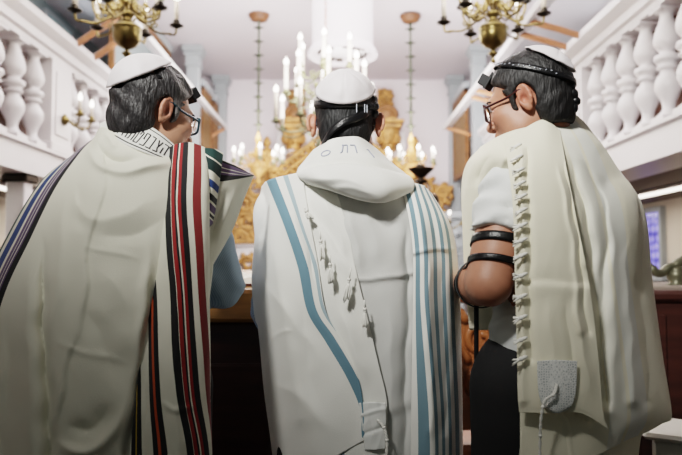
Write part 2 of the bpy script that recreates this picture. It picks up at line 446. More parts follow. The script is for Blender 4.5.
def smooth_mesh(V, Fq, it=1, lam=0.5):
    for _ in range(it):
        s = np.zeros_like(V); n = np.zeros(len(V))
        for a, b in ((0,1),(1,2),(2,3),(3,0)):
            np.add.at(s, Fq[:,a], V[Fq[:,b]]); np.add.at(n, Fq[:,a], 1); np.add.at(s, Fq[:,b], V[Fq[:,a]]); np.add.at(n, Fq[:,b], 1)
        V = V+lam*(s/np.maximum(n, 1)[:,None]-V)
    return V
def sdf_obj(sdf, name, mats, parent, res, fine=((),(),()), post=None, it=1, tint=None):
    lo, hi = sdf.bounds(); axes = [axis_grid(lo[i], hi[i], res, fine[i]) for i in range(3)]
    V, Fq = sdf.mesh(axes, post); V = smooth_mesh(V, Fq, it)
    mb = MB(); mb.add(V, Fq.tolist())
    if tint is not None: mb.attr['tint'] = tint(V)
    return mb.build(name, mats, parent)

# ================================================================== THE ROOM
XL, XR = 2.67, 2.33; YB = 12.7; ZC = 4.80; ZS = 2.03; ZG = 2.29; XW = 4.0; Y0 = 0.6; YE = 11.95
E = 1.27
def st(mb, name, mats, label=None):
    o = mb.build(name, mats); o['kind'] = 'structure'
    if label: o['label'] = label
    return o
st(MB().box((-XW-.2, -2.5, -0.1), (XW+.2, YB+.2, 0)), 'floor', M['floor'])
st(MB().box((-XW-.2, -0.5, ZC), (XW+.2, YB+.2, ZC+.15)), 'ceiling', M['ceil'])
st(MB().box((-XW-.2, YB, 0), (XW+.2, YB+.2, ZC)), 'wall_back', M['wall_lilac'])
def side_wall(s, name):
    mb = MB(); x0, x1 = (s*XW, s*(XW+.2))
    mb.box((x0, Y0-1.6, 0), (x1, YB, 1.15), 1); mb.box((x0, Y0-1.6, 1.15), (x1, YB, ZS+.2), 2); mb.box((x0, Y0-1.6, ZS+.2), (x1, YB, ZC), 0)
    return st(mb, name, [M['grey_wall'], M['dark_wood'], M['aisle_wall']])
side_wall(-1, 'wall_left'); side_wall(1, 'wall_right')
# gallery slabs with a moulded fascia
for s, X, nm in ((-1, XL, 'trim_1'), (1, XR, 'trim_2')):
    pr = [(X+.0, ZS), (X+.0, ZS+.04), (X-.03, ZS+.06), (X-.03, ZS+.13), (X+.0, ZS+.15), (X+.0, ZG-.03), (X-.035, ZG-.02), (X-.035, ZG), (X+.4, ZG), (X+.4, ZS)]
    pr = [(X, ZS), (X, ZG-.035), (X-.035, ZG-.025), (X-.035, ZG), (X+.4, ZG), (X+.4, ZS)]
    mb = MB().prism([(s*x, z) for x, z in pr], Y0, YE)
    st(mb, nm, M['white_paint'])
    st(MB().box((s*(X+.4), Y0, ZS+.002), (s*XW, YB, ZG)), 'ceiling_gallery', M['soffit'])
    mb = MB()                                                        # strip lamp on the underside of the gallery
    t = MB()
def gallery_pew(s, X, lab):
    x = s*(X+.5); ZG = globals()['ZG']+.006; r = empty('gallery_pew', (x, 6, ZG), lab, 'pew', 'pews on the galleries')
    MB().box((x-.03, 1.5, ZG), (x+.03, 10.2, ZG+1.02), bev=.01).box((x-.05, 1.5, ZG+1.02), (x+.05, 10.2, ZG+1.07), bev=.01).build('backrest', M['pew_wood'], r)
    MB().box((x+s*.03, 1.5, ZG+.40), (x+s*.42, 10.2, ZG+.45), bev=.01).build('seat', M['pew_wood'], r)
    for y in (1.5, 4.4, 7.3, 10.15): MB().box((x+s*.03, y, ZG), (x+s*.40, y+.05, ZG+.42)).build('support', M['pew_wood'], r)
gallery_pew(-1, XL, 'brown wooden pew behind the balusters of the left gallery'); gallery_pew(1, XR, 'brown wooden pew behind the balusters of the right gallery')
# windows
def window(name, s, y0, y1, z0, z1, glass, bars=(2, 3)):
    x = s*XW
    fr = MB()
    for a, b in (((y0-.06, z0-.06), (y1+.06, z0)), ((y0-.06, z1), (y1+.06, z1+.06)), ((y0-.06, z0), (y0, z1)), ((y1, z0), (y1+.06, z1))):
        fr.box((x, a[0], a[1]), (x-s*.07, b[0], b[1]))
    for i in range(1, bars[0]): y = y0+(y1-y0)*i/bars[0]; fr.box((x, y-.012, z0), (x-s*.045, y+.012, z1))
    for i in range(1, bars[1]): z = z0+(z1-z0)*i/bars[1]; fr.box((x, y0, z-.012), (x-s*.045, y1, z+.012))
    f = st(fr, name, M['grey_column'])
    MB().box((x-s*.005, y0, z0), (x-s*.02, y1, z1)).build('pane', glass, f)
    return f
window('window_1', 1, 8.20, 8.75, 1.10, 1.90, M['stained'], (1, 1))
window('window_2', -1, 8.75, 9.55, 3.0, 4.6, M['glass_teal'], (2, 4))
window('window_3', 1, 9.9, 10.9, 3.0, 4.6, M['glass_teal'], (2, 4))
window('window_4', -1, 5.2, 6.1, 3.0, 4.6, M['glass_teal'], (2, 4))
# lit strip lamps under the galleries
for s, lab in ((-1, 'lit strip lamp on the ceiling under the left gallery'), (1, 'lit strip lamp on the ceiling under the right gallery')):
    x = s*3.3; r = empty('strip_lamp', (x, 7.5, ZS), lab, 'lamp', 'strip lamps under the galleries')
    MB().box((x-.06, 4.6, ZS-.03), (x+.06, 10.6, ZS), bev=.008).build('housing', M['white_paint'], r)
    MB().tube([(x, 4.65, ZS-.045), (x, 10.55, ZS-.045)], .016, 10).build('tube', M['strip'], r)

# ------------------------------------------------------------------ balustrades
BAL = [(.085,0),(.085,.05),(.066,.065),(.046,.09),(.04,.115),(.048,.16),(.07,.205),(.089,.255),(.089,.30),(.07,.345),(.048,.375),(.048,.39),(.07,.40),(.075,.412),(.066,.425),(.052,.433),(.08,.452),(.09,.475),(.084,.498),(.055,.512),(.048,.53),(.066,.548),(.086,.585),(.09,.62),(.078,.675),(.057,.735),(.043,.78),(.042,.805),(.055,.818),(.08,.832),(.084,.842),(.084,.86)]
bal_me = None
def balustrade(s, X, lab, ped):
    global bal_me
    H0 = ZG; H1 = ZG+.86
    r = empty('balustrade', (s*(X+.08), 6.5, ZG), lab, 'balustrade', 'gallery balustrades')
    x = X
    pr = [(x+.20, H1-.005), (x-.01, H1-.005), (x-.01, H1+.045), (x-.045, H1+.06), (x-.045, H1+.13), (x-.075, H1+.15), (x-.12, H1+.185), (x-.12, H1+.25), (x+.24, H1+.25), (x+.24, H1+.10), (x+.20, H1+.09)]
    MB().prism([(s*a, z) for a, z in pr], Y0, YE).build('handrail', M['white_paint'], r)
    y = YE-.25; k = 0; yy = []
    for (a, b) in ped:
        MB().box((s*(x-.015), a, H0), (s*(x+.18), b, H1)).box((s*(x-.03), a-.015, H0), (s*(x+.18), b+.015, H0+.09), bev=.008).box((s*(x-.028), a+.07, H0+.16), (s*(x-.01), b-.07, H1-.1), bev=.006).build('pedestal', M['white_paint'], r)
    edges = [Y0]+[v for p in ped for v in p]+[YE]
    for i in range(0, len(edges), 2):
        a, b = edges[i], edges[i+1]; n = max(1, int(round((b-a)/.335)))
        for j in range(n):
            yc = a+(b-a)*(j+.5)/n
            if bal_me is None:
                bo = MB().lathe([(r_*1.08, z_) for r_, z_ in BAL], (0, 0, 0), 22).box((-.092, -.092, 0), (.092, .092, .045)).box((-.09, -.09, .83), (.09, .09, .862)).build('baluster', M['white_paint'], None); bo.parent = r; bal_me = bo
            else:
                bo = bal_me.copy(); COL.objects.link(bo); bo.parent = r
            bo.location = (0, yc-6.5, 0)
balustrade(-1, XL, 'white turned balustrade of the gallery on the left', [(3.45, 3.9), (6.02, 6.46), (8.75, 9.2), (11.5, 11.95)])
balustrade(1, XR, 'white turned balustrade of the gallery on the right', [(3.55, 4.0), (6.3, 6.8), (8.75, 9.2), (11.5, 11.95)])

# sloping book rests carried on wooden pegs in front of the handrails
def book_rest(s, X, xb, zb, segs, ys, lab):
    r = empty('book_rest', (s*X, 8, E+2.1), lab, 'book rest', 'book rests along the galleries')
    z = E+zb
    R = Matrix.Rotation(s*math.radians(-28), 3, 'Y')
    for a, b in segs:
        MB().box((s*xb-.10, a, z-.02), (s*xb+.10, b, z+.03), rot=R, bev=.006).box((s*xb-.03, a, z+.025), (s*xb+.03, b, z+.06), rot=R).build('board', M['white_paint'], r)
    for y in ys:
        MB().tube([(s*(X-.085), y, E+2.10), (s*(X-.085+xb+.02)/2, y, (E+2.10+z-.03)/2), (s*(xb-.02), y, z-.03)], .031, 10).build('bracket', M['peg'], r)
book_rest(-1, XL, 2.13, 2.44, ((3.4, 6.54), (6.56, 9.3), (9.32, 11.88)), (3.6, 6.34, 6.78, 9.1, 9.5, 11.88), 'sloping white book rest on wooden pegs along the left gallery')
book_rest(1, XR, 1.79, 2.27, ((3.3, 6.24), (6.26, 8.7), (8.72, 11.05)), (3.6, 6.08, 6.42, 8.55, 8.88, 11.0), 'sloping white book rest on wooden pegs along the right gallery')

# columns between galleries and ceiling, with screens between them
def column(x, y, lab, w=.17):
    r = empty('column', (x, y, 0), lab, 'column', 'grey columns of the galleries')
    MB().box((x-w/2, y-w/2, 0), (x+w/2, y+w/2, ZC-.30), bev=.01).build('shaft', M['grey_column'], r)
    MB().box((x-w*.62, y-w*.62, ZC-.34), (x+w*.62, y+w*.62, ZC-.30), bev=.006).box((x-w*.55, y-w*.55, ZC-.30), (x+w*.55, y+w*.55, ZC-.16)).box((x-w*.72, y-w*.72, ZC-.16), (x+w*.72, y+w*.72, ZC-.10), bev=.01).box((x-w*.85, y-w*.85, ZC-.10), (x+w*.85, y+w*.85, ZC-.002), bev=.01).build('capital', M['grey_column'], r)
column(-2.42, 10.75, 'nearer grey column on the left gallery under the ceiling', .2); column(-2.28, 12.5, 'far grey column at the left end of the back wall', .2)
column(2.25, 10.75, 'nearer grey column on the right gallery under the ceiling', .2); column(2.16, 12.5, 'far grey column at the right end of the back wall', .2)
def screen(s, x, y0, y1, z0, z1, lab, m):
    r = empty('gallery_screen', (x, (y0+y1)/2, z0), lab, 'screen', 'screens on the galleries')
    mb = MB()
    for a, b in (((y0, z0), (y1, z0+.07)), ((y0, z1-.07), (y1, z1)), ((y0, z0), (y0+.06, z1)), ((y1-.06, z0), (y1, z1))): mb.box((x-.03, *a), (x+.03, *b))
    mb.build('frame', M['gold_brown'], r)
    MB().box((x-.01, y0+.06, z0+.07), (x+.01, y1-.06, z1-.07)).build('panel', m, r)
    MB().box((x-.05, y0, z1), (x+.05, y1, z1+.12), bev=.01).build('lintel', M['grey_column'], r)
screen(-1, -2.78, 7.9, 10.6, E+2.2, E+3.38, 'long pale screen with gilt frame above the left gallery rail', M['grey_wall'])
screen(-1, -2.34, 10.95, 11.78, E+1.5, E+2.95, 'brown lattice screen beside the nearer left column', M['lattice'])
screen(-1, -2.34, 11.98, 12.38, E+1.5, E+2.95, 'narrow brown lattice screen beside the far left column', M['lattice'])
screen(1, 2.13, 11.1, 12.38, E+1.5, E+2.95, 'brown lattice screen between the two right columns', M['lattice'])

# posts under the galleries
def post(x, y, lab, w=.16):
    r = empty('post', (x, y, 0), lab, 'post', 'white posts under the galleries')
    MB().box((x-w/2, y-w/2, 0), (x+w/2, y+w/2, ZS-.06), bev=.01).build('shaft', M['white_paint'], r)
    MB().box((x-w*.7, y-w*.7, ZS-.07), (x+w*.7, y+w*.7, ZS-.002), bev=.012).build('capital', M['pan'], r)
post(-2.80, 5.75, 'white square post under the left gallery with dark capital')
def console(x, y, lab):
    r = empty('pilaster', (x, y, 0), lab, 'pilaster')
    MB().box((x-.13, y-.15, 0), (x+.13, y+.12, ZS-.02), bev=.012).box((x-.16, y-.18, 1.0), (x+.16, y+.13, 1.1), bev=.01).box((x-.2, y-.22, ZS-.02), (x+.2, y+.12, ZS+.1), bev=.02).build('shaft', M['grey_column'], r)
    MB().lathe([(.0,-.05),(.05,-.04),(.06,0),(.05,.04),(0,.05)], (x, y-.17, 1.75), 14, axis=(0,1,0)).tube([(x+.07*math.cos(t)*(1-t/14), y-.17, 1.5+.07*math.sin(t)*(1-t/14)) for t in np.linspace(0, 11, 40)], .016, 6).tube([(x+.06*math.sin(t*3), y-.17, 1.25+.06*t) for t in np.linspace(0, 3, 20)], .016, 6).build('carving', M['grey_column'], r)
console(1.98, 11.52, 'grey carved pilaster carrying the far end of the right gallery')

# round white vent duct under the ceiling
r = empty('vent_duct', (0.0, 8.3, 3.88), 'white round vent duct with a flared collar hanging from the ceiling', 'duct')
DX, DY = 0.02, 8.3; zb = 3.88
MB().lathe([(.385, ZC-.001), (.385, zb+.12), (.39, zb+.10)], (DX, DY, 0), 40, closed=False).build('drum', M['duct'], r)
MB().lathe([(.385, zb+.12), (.40, zb+.10), (.43, zb+.06), (.445, zb+.02), (.445, zb), (.42, zb-.01), (.36, zb+.01), (.34, zb+.05)], (DX, DY, 0), 48, closed=False).build('collar', M['duct'], r)
mb = MB().lathe([(0, zb+.055), (.345, zb+.055), (.345, zb+.045), (0, zb+.045)], (DX, DY, 0), 40)
mb.build('grille', M['white_paint'], r)
mb = MB()
for k in range(16):
    if k % 4 == 3: continue
    mb = MB(); a = k*2*PI/16; pts = [(DX+.30*math.cos(a+t), DY+.30*math.sin(a+t), zb+.04) for t in np.linspace(0, .3, 6)]; mb.tube(pts, .02, 6); mb.build('slot', M['bronze'], r); mb = MB()
    pts = [(DX+.235*math.cos(a+t), DY+.235*math.sin(a+t), zb+.04) for t in np.linspace(0, .3, 6)]; mb.tube(pts, .013, 6); mb.add(np.array(pts)[[0, 5, 5, 0]]+np.array([[0, 0, .004], [0, 0, .004], [.001, 0, .004], [.001, 0, .004]]), [(0, 1, 2, 3)]); mb.build('slot', M['bronze'], r)


# ------------------------------------------------------------------ chandeliers (built round their own middle, then set in place)
def candle_set(parent, tip, h, rc, pan_r, mpan, mcandle=None):
    x, y, z = tip
    MB().lathe([(0, z-.012), (pan_r*.35, z-.01), (pan_r, z+.006), (pan_r*1.02, z+.014), (pan_r*.8, z+.012), (pan_r*.3, z+.006), (rc*1.35, z+.01), (rc*1.4, z+.05), (rc*1.1, z+.052), (0, z+.052)], (x, y, 0), 16).build('drip_pan', mpan, parent)
    MB().lathe([(rc, z+.05), (rc, z+.05+h), (rc*.6, z+.055+h), (0, z+.056+h)], (x, y, 0), 12).build('candle', M['candle'], parent)
    zf = z+.053+h; f = max(rc, .012)
    MB().lathe([(0, zf), (f*.8, zf+.006), (f*1.15, zf+.022), (f*1.0, zf+.04), (f*.45, zf+.06), (0, zf+.078)], (x, y, 0), 12).build('flame', M['flame'], parent)

def arm_pts(R, z0, zt, a, dip=.06):
    prof = np.array([(.045, z0), (R*.2, z0+.03), (R*.42, z0-.02), (R*.62, z0-dip), (R*.82, z0-dip*.95), (R*.97, zt-.05*1.2), (R, zt)])
    q = cr1(prof, 22); return [(p[0]*math.cos(a), p[0]*math.sin(a), p[1]) for p in q]

def chandelier(loc, lab, group, ztop, tiers, stem, mat_b, mat_pan, chain, rosette=False, curls=None):
    r = empty('chandelier', (0, 0, 0), lab, 'chandelier', group)
    MB().lathe(stem, (0, 0, 0), 28).build('stem', mat_b, r)
    n = 0
    for (R, z0, zt, k, off, h, rc, pr) in tiers:
        for j in range(k):
            a = off+j*2*PI/k; pts = arm_pts(R, z0, zt, a)
            sp = np.array([(R*.55+.035*(1-t/9)*math.cos(t+2), z0+.0+.035*(1-t/9)*math.sin(t+2)) for t in np.linspace(0, 7.5, 18)])
            arm = MB().tube(pts, .0085, 8).tube([(q[0]*math.cos(a), q[0]*math.sin(a), q[1]) for q in sp], .006, 6).ell(pts[15], (.013, .013, .013), nu=8, nv=6).build('arm', mat_b, r)
            candle_set(arm, pts[-1], h, rc, pr, mat_pan)
    if curls:
        for (R, z, k) in curls:
            mb = MB()
            for j in range(k):
                a = j*2*PI/k+.3; sp = [(R*.3+R*.7*min(1, t/4)+R*.25*(1-t/9)*math.cos(t*1.6), z+R*.35*(1-t/9)*math.sin(t*1.6)) for t in np.linspace(0, 7, 22)]
                mb.tube([(q[0]*math.cos(a), q[0]*math.sin(a), q[1]) for q in sp], .007, 6)
                mb.ell((R*1.1*math.cos(a), R*1.1*math.sin(a), z), (.016, .016, .022), nu=8, nv=6)
            mb.build('scrollwork', mat_b, r)
    zt = ztop-loc[2]; z0 = stem[-1][1]-.02
    kind, step, cm = chain
    mb = MB()
    if kind == 'star':
        mb.tube([(0, 0, z0), (0, 0, zt)], .018, 6)
        for z in np.arange(z0+.1, zt-.08, step):
            mb.lathe([(0, z-.05), (.022, z-.03), (.026, z-.014), (.085, z), (.026, z+.016), (.024, z+.03), (0, z+.05)], (0, 0, 0), 4)
            mb.lathe([(.02, z-.012), (.06, z-.002), (.02, z+.012)], (0, 0, 0), 6)
    else:
        k = 0; z = z0
        while z < zt-step*.5:
            ring = [(.4*step*.5*math.cos(t) if k % 2 == 0 else 0, .4*step*.5*math.cos(t) if k % 2 else 0, z+step*.62*(1+math.sin(t))*.5*1.15) for t in np.linspace(0, 2*PI, 12, endpoint=False)]
            mb.tube(ring, step*.07, 6, closed=True); z += step*.56; k += 1
    mb.build('chain', cm, r)
    if rosette:
        MB().lathe([(0, zt-.10), (.07, zt-.10), (.11, zt-.085), (.13, zt-.06), (.135, zt-.03), (.15, zt-.02), (.15, zt-.001), (0, zt-.001)], (0, 0, 0), 24).build('ceiling_rose', M['rose_wood'], r)
    else:
        MB().lathe([(0, zt-.06), (.03, zt-.055), (.06, zt-.02), (.065, zt-.001), (0, zt-.001)], (0, 0, 0), 18).build('ceiling_hook', cm, r)
    r.location = loc
    return r
NEAR = [(0,-.225),(.012,-.222),(.018,-.205),(.012,-.19),(.008,-.182),(.02,-.17),(.034,-.155),(.034,-.145),(.016,-.135),(.014,-.125),(.03,-.112),(.06,-.098),(.092,-.065),(.103,-.025),(.104,.01),(.10,.03),(.106,.036),(.106,.044),(.096,.05),(.072,.075),(.045,.09),(.03,.10),(.03,.12),(.05,.135),(.05,.155),(.024,.17),(.02,.20),(.045,.22),(.06,.25),(.045,.28),(.02,.30),(.018,.36),(.035,.38),(.05,.41),(.035,.44),(.015,.46),(.012,.55)]
near1 = chandelier((-1.575, 4.8, E+1.68), 'brass chandelier with round ball above the man with the multicoloured stripes', 'near brass chandeliers', ZC,
    [(.36, .10, .105, 6, .45, .15, .019, .052), (.27, .18, .26, 6, .95, .13, .017, .045)], NEAR, M['brass'], M['pan'], ('link', .05, M['brass']), curls=[(.17, .17, 8), (.12, .32, 6)])
near2 = copy_tree(near1); near2.location = (1.12, 4.8, E+1.68); near2.rotation_euler.z = .35
near2['label'] = 'brass chandelier with round ball above the man with tefillin arm straps'
MID = [(0,-.34),(.02,-.335),(.03,-.31),(.015,-.29),(.03,-.27),(.09,-.23),(.11,-.18),(.09,-.13),(.04,-.09),(.03,-.05),(.06,-.02),(.06,.03),(.03,.06),(.03,.14),(.07,.2),(.08,.26),(.05,.32),(.03,.36),(.05,.42),(.05,.48),(.025,.52),(.025,.62),(.06,.68),(.06,.74),(.02,.80),(.015,.95)]
chandelier((-.165, 7.0, E+1.42), 'large green brass candle chandelier behind the head of the middle man', None, ZC,
    [(.54, .0, .03, 8, .32, .27, .021, .05), (.42, .33, .36, 8, .1, .27, .021, .05), (.30, .58, .62, 6, .5, .24, .02, .045)], MID, M['brass_green'], M['brass_green'], ('link', .06, M['amber_wood']), curls=[(.25, .1, 8), (.2, .42, 8)])
FAR = [(0,-.26),(.03,-.25),(.05,-.22),(.02,-.18),(.06,-.14),(.12,-.08),(.12,-.03),(.06,.02),(.035,.06),(.05,.12),(.07,.18),(.05,.24),(.025,.28),(.04,.34),(.05,.38),(.02,.44),(.012,.5)]
far1 = chandelier((-1.17, 9.3, E+1.36), 'far gilt chandelier hanging left of the middle man', 'far chandeliers on beaded chains', ZC,
    [(.34, .02, .04, 8, .2, .10, .02, .045)], FAR, M['gold'], M['brass_green'], ('star', .2, M['chain_green']), rosette=True, curls=[(.2, .12, 8)])
far2 = copy_tree(far1); far2.location = (.99, 9.3, E+1.34); far2['label'] = 'far gilt chandelier hanging right of the middle man'

# wall sconces
def sconce(p, d, lab, n=2, sc=1.0):
    x, y, z = p; r = empty('wall_sconce', p, lab, 'sconce', 'brass wall sconces')
    dx = np.array(d, float)
    MB().lathe([(0, 0), (.05, .004), (.055, .02), (.03, .035), (.02, .05), (0, .055)], p, 18, axis=d).build('back_plate', M['brass'], r)
    for j in range(n):
        o = (j-(n-1)/2)*.22*sc; base = np.array(p)+dx*.04
        pts = cr1(np.array([base, base+dx*.08+np.array([0, o*.4, -.07]), base+dx*.14+np.array([0, o*.8, -.06]), base+dx*.17+np.array([0, o, .01])]), 16)
        arm = MB().tube(pts, .009, 8).ell(pts[7], (.02, .02, .02), nu=8, nv=6).build('arm', M['brass'], r)
        candle_set(arm, pts[-1], .09, .016, .045, M['brass'])
sconce((-XL+.0+.015+.02, 6.24, 2.62), (1, 0, 0), 'two armed brass wall sconce lit on the left gallery pedestal', 2, 1.3)
sconce((2.0, 10.9, 1.9), (-1, 0, 0), 'small lit wall sconce on the far right pilaster', 1)

# ------------------------------------------------------------------ gilded ark on the back wall
YA = 12.25; MA = 663/12.25
def A(px, py): return ((px-341)/MA, E+(262-py)/MA)
ark = empty('torah_ark', (0, 12.4, 0), 'gilded carved ark against the back wall behind the middle man', 'ark')
MB().box((-1.95, 12.2, 0), (1.95, YB-.01, 1.55), bev=.02).box((-2.05, 12.14, 1.55), (2.05, YB-.01, 1.66), bev=.02).box((-1.2, 12.3, 1.66), (1.2, YB-.01, 3.72), bev=.01).box((-1.75, 12.5, 1.66), (1.75, YB-.01, 2.5)).build('cabinet', M['white_paint'], ark)
for s in (-1, 1):
    d = MB().box((s*.02, 12.27, 1.75), (s*.62, 12.32, 3.3), bev=.01)
    d.build('door', M['gold_brown'], ark)
    MB().box((s*1.2, 12.12, .45), (s*1.8, 12.19, 1.4), bev=.015).build('base_panel', M['wall_lilac'], ark)
    col = MB().lathe([(.17, 1.66), (.17, 1.74), (.13, 1.78), (.12, 1.84), (.125, 2.4), (.11, 3.35), (.13, 3.4), (.12, 3.44), (.17, 3.56), (.2, 3.66), (.2, 3.72)], (s*.88, 12.16, 0), 20)
    col.build('column', M['wall_lilac'], ark)
    cp = MB().lathe([(.115, 3.33), (.14, 3.38), (.13, 3.43), (.2, 3.6), (.22, 3.72), (0, 3.72)], (s*.88, 12.16, 0), 16)
    for k in range(8):
        a = k*PI/4; cp.tube([(s*.88+.15*math.cos(a)+.06*math.cos(a)*math.sin(t), 12.16+.15*math.sin(a)+.06*math.sin(a)*math.sin(t), 3.44+.07*t) for t in np.linspace(0, 3, 8)], [.03, .035, .035, .03, .03, .025, .02, .01], 6)
    for k in range(9): cp.tube([(s*.88+.15*math.cos(a)*(1-.02*k), 12.16+.15*math.sin(a), 1.85+.17*k+.05*a) for a in np.linspace(PI, 2*PI, 8)], .025, 6)
    cp.build('capital', M['gold'], ark)
    x0 = .60; x1 = 1.10
    MB().box((s*x0, 11.95, 3.72), (s*x1, 12.6, 3.80), bev=.01).box((s*(x0-.04), 11.90, 3.80), (s*(x1+.05), 12.6, 3.87), bev=.015).box((s*(x0+.1), 12.0, 3.87), (s*(x1-.08), 12.6, 3.93), bev=.01).build('entablature', M['gold'], ark)
    dm = MB()
    for k in range(9):
        t = k/8*PI; dm.ell((s*(.84+.17*math.cos(t)), 12.05, 3.97+.14*math.sin(t)), (.055, .06, .06), nu=10, nv=8)
    dm.ell((s*.84, 12.1, 3.98), (.18, .12, .15)); dm.build('shell_ornament', M['gold_brown'], ark)
    # raking pediment bands with scroll ends
    rk = MB(); 
    for off, th in ((0, .07), (-.17, .06), (-.32, .04)):
        a = np.array((s*.28, 12.0, 3.62+off)); b = np.array((s*1.12, 12.0, 2.98+off))
        rk.tube([a+(b-a)*t for t in np.linspace(0, 1, 12)], th, 8, flat=(1, .8))
        for j in range(9):
            c = a+(b-a)*(j+.5)/9+np.array([0, -.03, -.08]); rk.ell(c, (.05, .04, .04), nu=8, nv=6)
    c = np.array((s*1.2, 11.98, 2.86)); rk.tube([c+np.array([.13*(1-t/16)*math.cos(t)*s, 0, .13*(1-t/16)*math.sin(t)]) for t in np.linspace(1, 13, 40)], .035, 8)
    rk.build('raking_pediment', M['gold'], ark)
    # finial urn
    MB().lathe([(0, 2.95), (.1, 2.96), (.1, 3.0), (.05, 3.04), (.06, 3.08), (.11, 3.16), (.13, 3.24), (.1, 3.32), (.05, 3.36), (.05, 3.40), (.08, 3.44), (.07, 3.5), (.03, 3.56), (0, 3.6)], (s*1.36, 12.1, 0), 18).build('finial', M['gold'], ark)
    # square carved crest
    cr = MB().box((s*.70, 12.55, 4.12), (s*1.0, YB-.01, 4.58), bev=.03)
    q = np.random.default_rng(5)
    for k in range(26):
        cr.ell((s*(.72+.26*q.random()), 12.53, 4.15+.40*q.random()), (.03+.03*q.random(), .04, .03+.03*q.random()), nu=8, nv=6)
    cr.build('crest', M['gold'], ark)
    # carved leaf wing
    wg = MB(); q = np.random.default_rng(11)
    for k, (cx, cz, rr) in enumerate([(1.55, 2.62, .2), (1.78, 2.35, .19), (1.5, 2.25, .22), (1.75, 2.0, .2), (1.55, 1.82, .17), (1.9, 2.55, .14), (1.35, 2.75, .16), (1.95, 1.95, .13), (1.88, 1.72, .13)]):
        sg = 1 if k % 2 else -1; t = np.linspace(0, 9.5, 34)
        wg.tube(np.stack([s*(cx+sg*rr*(1-t/12)*np.cos(t)), np.full(34, 12.3)-.03*t/9, cz+rr*(1-t/12)*np.sin(t)], -1), np.linspace(.055, .03, 34), 8)
        for j in range(7):
            a = j*.9+k; wg.ell((s*(cx+rr*1.2*math.cos(a)), 12.3, cz+rr*1.2*math.sin(a)), (.05, .05, .075), R=Matrix.Rotation(a, 3, 'Y'), nu=8, nv=6)
    wg.build('carved_wing', M['gold'], ark)
    lw = MB()
    for k, (cx, cz, rr) in enumerate([(1.7, 1.25, .14), (1.5, 1.0, .13), (1.85, .95, .12), (1.68, .7, .13)]):
        t = np.linspace(0, 9, 30); lw.tube(np.stack([s*(cx+rr*(1-t/12)*np.cos(t)), np.full(30, 12.1), cz+rr*(1-t/12)*np.sin(t)], -1), .035, 8)
        for j in range(6): a = j+k; lw.ell((s*(cx+rr*1.2*math.cos(a)), 12.1, cz+rr*1.2*math.sin(a)), (.045, .04, .06), nu=8, nv=6)
    lw.build('base_scroll', M['gold'], ark)
MB().box((-2.07, 12.10, 1.60), (2.07, 12.16, 1.70), bev=.02).build('ledge_moulding', M['gold'], ark)
cn = MB().box((-.62, 12.2, 3.3), (.62, 12.3, 3.5), bev=.02).lathe([(0, 0), (.28, .02), (.3, .06), (.2, .1), (0, .12)], (0, 12.2, 3.68), 24, axis=(0,-1,0))
for k in range(16): a = k*PI/8; cn.tube([(0+.3*math.cos(a), 12.15, 3.68+.3*math.sin(a)), (0+.46*math.cos(a), 12.15, 3.68+.46*math.sin(a))], [.03, .008], 6)
cn.build('sunburst', M['gold'], ark)

# ------------------------------------------------------------------ reading desk in front of the men, with books
dk = empty('reading_desk', (-.2, 2.4, 0), 'dark mahogany reading desk with honey oak edge in front of the men', 'desk')
MB().box((-.70, 2.12, 0), (.28, 2.75, 1.08), bev=.01).box((-.66, 2.105, .12), (-.22, 2.125, .95), bev=.008).box((-.16, 2.105, .12), (.24, 2.125, .95), bev=.008).build('cabinet', M['dark_wood'], dk)
R = Matrix.Rotation(math.radians(5), 3, 'X')
MB().box((-.76, 2.05, 1.155), (.33, 2.78, 1.205), rot=R, bev=.008).build('desk_top', M['oak'], dk)
MB().box((-.75, 2.035, 1.085), (.32, 2.075, 1.185), bev=.012).build('front_rail', M['oak'], dk)
def book(x, y, z, lab, w=.15, h=.2, rz=.2, tilt=.12):
    r = empty('open_book', (x, y, z), lab, 'book', 'books on the reading desk')
    Rz = np.array(Matrix.Rotation(rz, 3, 'Z') @ Matrix.Rotation(tilt, 3, 'X'))
    tr = lambda V: V @ Rz.T+np.array([x, y, z])
    m = MB()
    m.box((-w-.005, -h/2-.005, 0), (w+.005, h/2+.005, .006)); m.xf(tr); m.build('cover', M['red_wood'], r)
    for s in (-1, 1):
        n = 10; g = np.zeros((2, n, 3))
        for i in range(n):
            t = i/(n-1); zz = .008+.022*math.sin(PI*min(1, t*1.25+.12))*(1-.35*t); g[:, i] = [[s*w*t, -h/2, zz], [s*w*t, h/2, zz]]
        m = MB().grid(g); gl = g.copy(); gl[..., 2] = .006; m.grid(gl)
        for rr in (0, 1): m.grid(np.stack([g[rr], gl[rr]]))
        m.grid(np.stack([g[:, -1], gl[:, -1]])); m.xf(tr); m.build('page_block', M['paper'], r)
p = W(238, 276, 2.5); book(-.34, 2.33, 1.2006, 'open white-paged prayer book on the desk beside the blue sleeve', rz=0, tilt=.0873, w=.13)
book(.06, 2.35, 1.2024, 'open prayer book on the desk in front of the middle man', rz=0, tilt=.0873)

